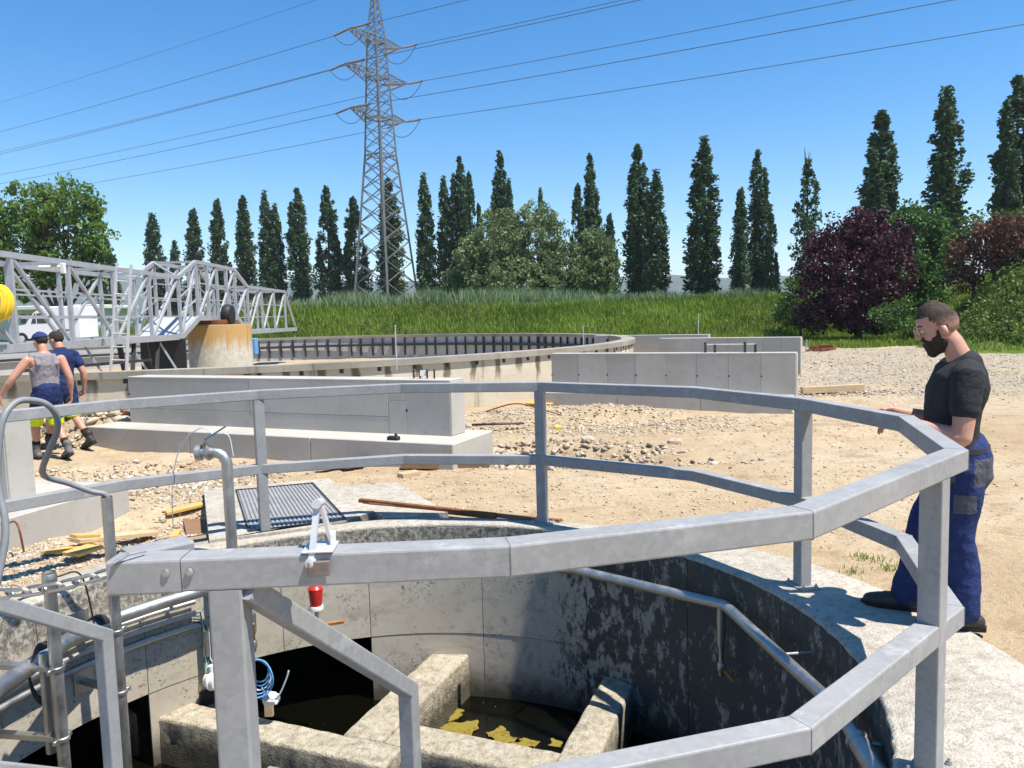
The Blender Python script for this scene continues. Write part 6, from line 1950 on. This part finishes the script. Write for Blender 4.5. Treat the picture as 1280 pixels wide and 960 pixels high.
# ---- two walking workers
WT = [(.86, -.01, .120, .165), (.95, .0, .118, .165), (1.04, .012, .118, .165), (1.14, .018, .122, .172), (1.24, .014, .128, .185), (1.32, .0, .128, .195), (1.39, -.012, .105, .175), (1.44, -.016, .075, .10)]
def worker(loc, fwd, J, label, skin, top, topmat, sleeves, cap, bootmat, sc, pit_f):
    root, W, HW, body, fw, lf, hf, hl = person(loc, fwd, J, MAT[skin], label, WT, .0085, .12, J.get('yaw', 0), sc)
    m = MB(); rows = WT[1:] if sleeves else WT[1:-1]
    loft(m, [W((f, 0, u)) for u, f, a, b in rows], [((a + .006) * sc, (b + (.006 if u < 1.28 or sleeves else -.040)) * sc) for u, f, a, b in rows], fw, 22)
    for s, nm in ((1, 'l'), (-1, 'r')):
        sh, el = Vector(J['sh_' + nm]), Vector(J['el_' + nm])
        if sleeves: loft(m, [W(sh + Vector((-.01, -s * .06, .03))), W(sh), W(sh.lerp(el, .3)), W(sh.lerp(el, .55))], [.066 * sc, .072 * sc, .070 * sc, .072 * sc], fw, 14)
        else: loft(m, [W(Vector((-.10, s * .115, 1.30))), W(Vector((-.03, s * .115, 1.418))), W(Vector((.09, s * .11, 1.33)))], [.030, .030, .030], lf, 10)
    remeshed(top, m, .010, 3, [MAT[topmat]], root, W((0, 0, 1)), .005, 11)
    m = MB()
    loft(m, [W((-.01, 0, .99)), W((-.015, 0, .90)), W((-.01, 0, .80))], [(.130 * sc, .172 * sc), (.138 * sc, .176 * sc), (.125 * sc, .17 * sc)], fw, 20)
    for nm in 'lr':
        hp, kn = Vector(J['hp_' + nm]), Vector(J['kn_' + nm])
        loft(m, [W(hp), W(hp.lerp(kn, .4)), W(hp.lerp(kn, 1.04))], [.104 * sc, .100 * sc, .096 * sc], fw, 18, cap=False)
    zc = W((0, 0, 0)).z
    def sh_(c):
        u = (c.z - zc) / sc
        return 1 if u < .67 and not (.56 < u < .60) else (2 if u < .67 else 0)
    remeshed('shorts', m, .010, 2, [MAT['cloth_navy'], MAT['cloth_hivis'], MAT['cloth_greyblue']], root, W((0, 0, .7)), .006, 11, sh_)
    for nm in 'lr':
        kn, an = Vector(J['kn_' + nm]), Vector(J['an_' + nm])
        m = MB(); loft(m, [W(kn.lerp(an, .62) + Vector((-.01, 0, 0))), W(an + Vector((0, 0, .02)))], [.052 * sc, .046 * sc], fw, 14); m.build('sock', MAT['sock_dark'], root, smooth=True)
        boot(root, W, J['an_' + nm], J['toe_' + nm], bootmat, .10, 'boot', J['pitch_' + nm])
    hair_cap(root, HW, .064, -.06, [MAT['hair_dark']], .010, body)
    if cap:
        c = MB(); bm = bmesh.new(); bmesh.ops.create_uvsphere(bm, u_segments=28, v_segments=16, radius=1.0)
        bmesh.ops.delete(bm, geom=[v for v in bm.verts if v.co.z < .05], context='VERTS'); bm.verts.index_update()
        c.add([HW((-.003 + v.co.x * .120, v.co.y * .097, .034 + v.co.z * .092)) for v in bm.verts], [tuple(v.index for v in f.verts) for f in bm.faces]); bm.free()
        k = c.build('cap', MAT['cloth_cap'], root, smooth=True)
        b = MB(); pts = [(.10, .062), (.135, .058), (.165, .04), (.178, 0), (.165, -.04), (.135, -.058), (.10, -.062)]
        b.add([HW((f, l, .048 - .25 * (f - .10))) for f, l in pts] + [HW((f, l, .054 - .25 * (f - .10))) for f, l in pts], [tuple(range(7)), tuple(range(13, 6, -1))] + [(i, (i + 1) % 7, 7 + (i + 1) % 7, 7 + i) for i in range(7)]); b.build('peak', MAT['cloth_cap'], k)
    return root
J1 = dict(head=(.075, 0, 1.615), neck=(.005, 0, 1.465), arm=1.12, yaw=.15,
          sh_l=(.0, .205, 1.37), el_l=(.02, .40, 1.13), wr_l=(.13, .50, .93), hand_l=((.25, .25, -.9), (1, 0, .2), (.0, -1, 0), .35),
          sh_r=(-.01, -.205, 1.37), el_r=(-.10, -.27, 1.10), wr_r=(-.05, -.29, .86), hand_r=((.25, 0, -.95), (1, 0, .2), (0, 1, 0), .45),
          hp_l=(0, .09, .90), kn_l=(.20, .10, .50), an_l=(.22, .10, .09), toe_l=(1, .1), pitch_l=0.0,
          hp_r=(0, -.09, .90), kn_r=(.02, -.10, .48), an_r=(-.28, -.10, .135), toe_r=(1, -.1), pitch_r=.28)
q = PZ(62, 571, 0)
worker((q.x, q.y + .05, gz(q.x, q.y)), (-.80, .60), J1, 'worker in blue cap, grey tank top and hi-vis hemmed shorts walking away', 'skin_tan', 'tank_top', 'cloth_grey', False, True, 'boot_grey', 1.0, None)
J2 = dict(J1); J2.update(head=(.07, 0, 1.60), yaw=.25, sh_l=(.02, .205, 1.36), el_l=(.06, .27, 1.09), wr_l=(.20, .26, .88), hand_l=((.4, 0, -.9), (1, 0, .2), (0, -1, 0), .4),
          kn_l=(.20, .10, .50), an_l=(.26, .10, .09), kn_r=(-.05, -.10, .49), an_r=(-.36, -.10, .15), pitch_r=.35)
q = PZ(82, 561, 0)
worker((q.x, q.y + .05, gz(q.x, q.y)), (-.90, .43), J2, 'dark haired worker in navy t-shirt and hi-vis hemmed shorts walking behind the fence', 'skin_tan', 't_shirt', 'cloth_navy', True, False, 'boot_leather', 1.0, None)

# ------------------------------------------------------------------ the air between here and the hills
hz = bpy.data.materials.new('haze_air'); hz.use_nodes = True
hz.node_tree.nodes.clear()
pv = hz.node_tree.nodes.new('ShaderNodeVolumePrincipled'); ho = hz.node_tree.nodes.new('ShaderNodeOutputMaterial')
pv.inputs['Color'].default_value = (.86, .92, 1.0, 1); pv.inputs['Density'].default_value = .00022
hz.node_tree.links.new(pv.outputs[0], ho.inputs['Volume'])
m = MB(); m.box((0, 0, 97), (11000, 11000, 206), 0)
tag(m.build('haze', hz, None), 'thin blue summer haze over the whole plain', 'haze', None, 'stuff')
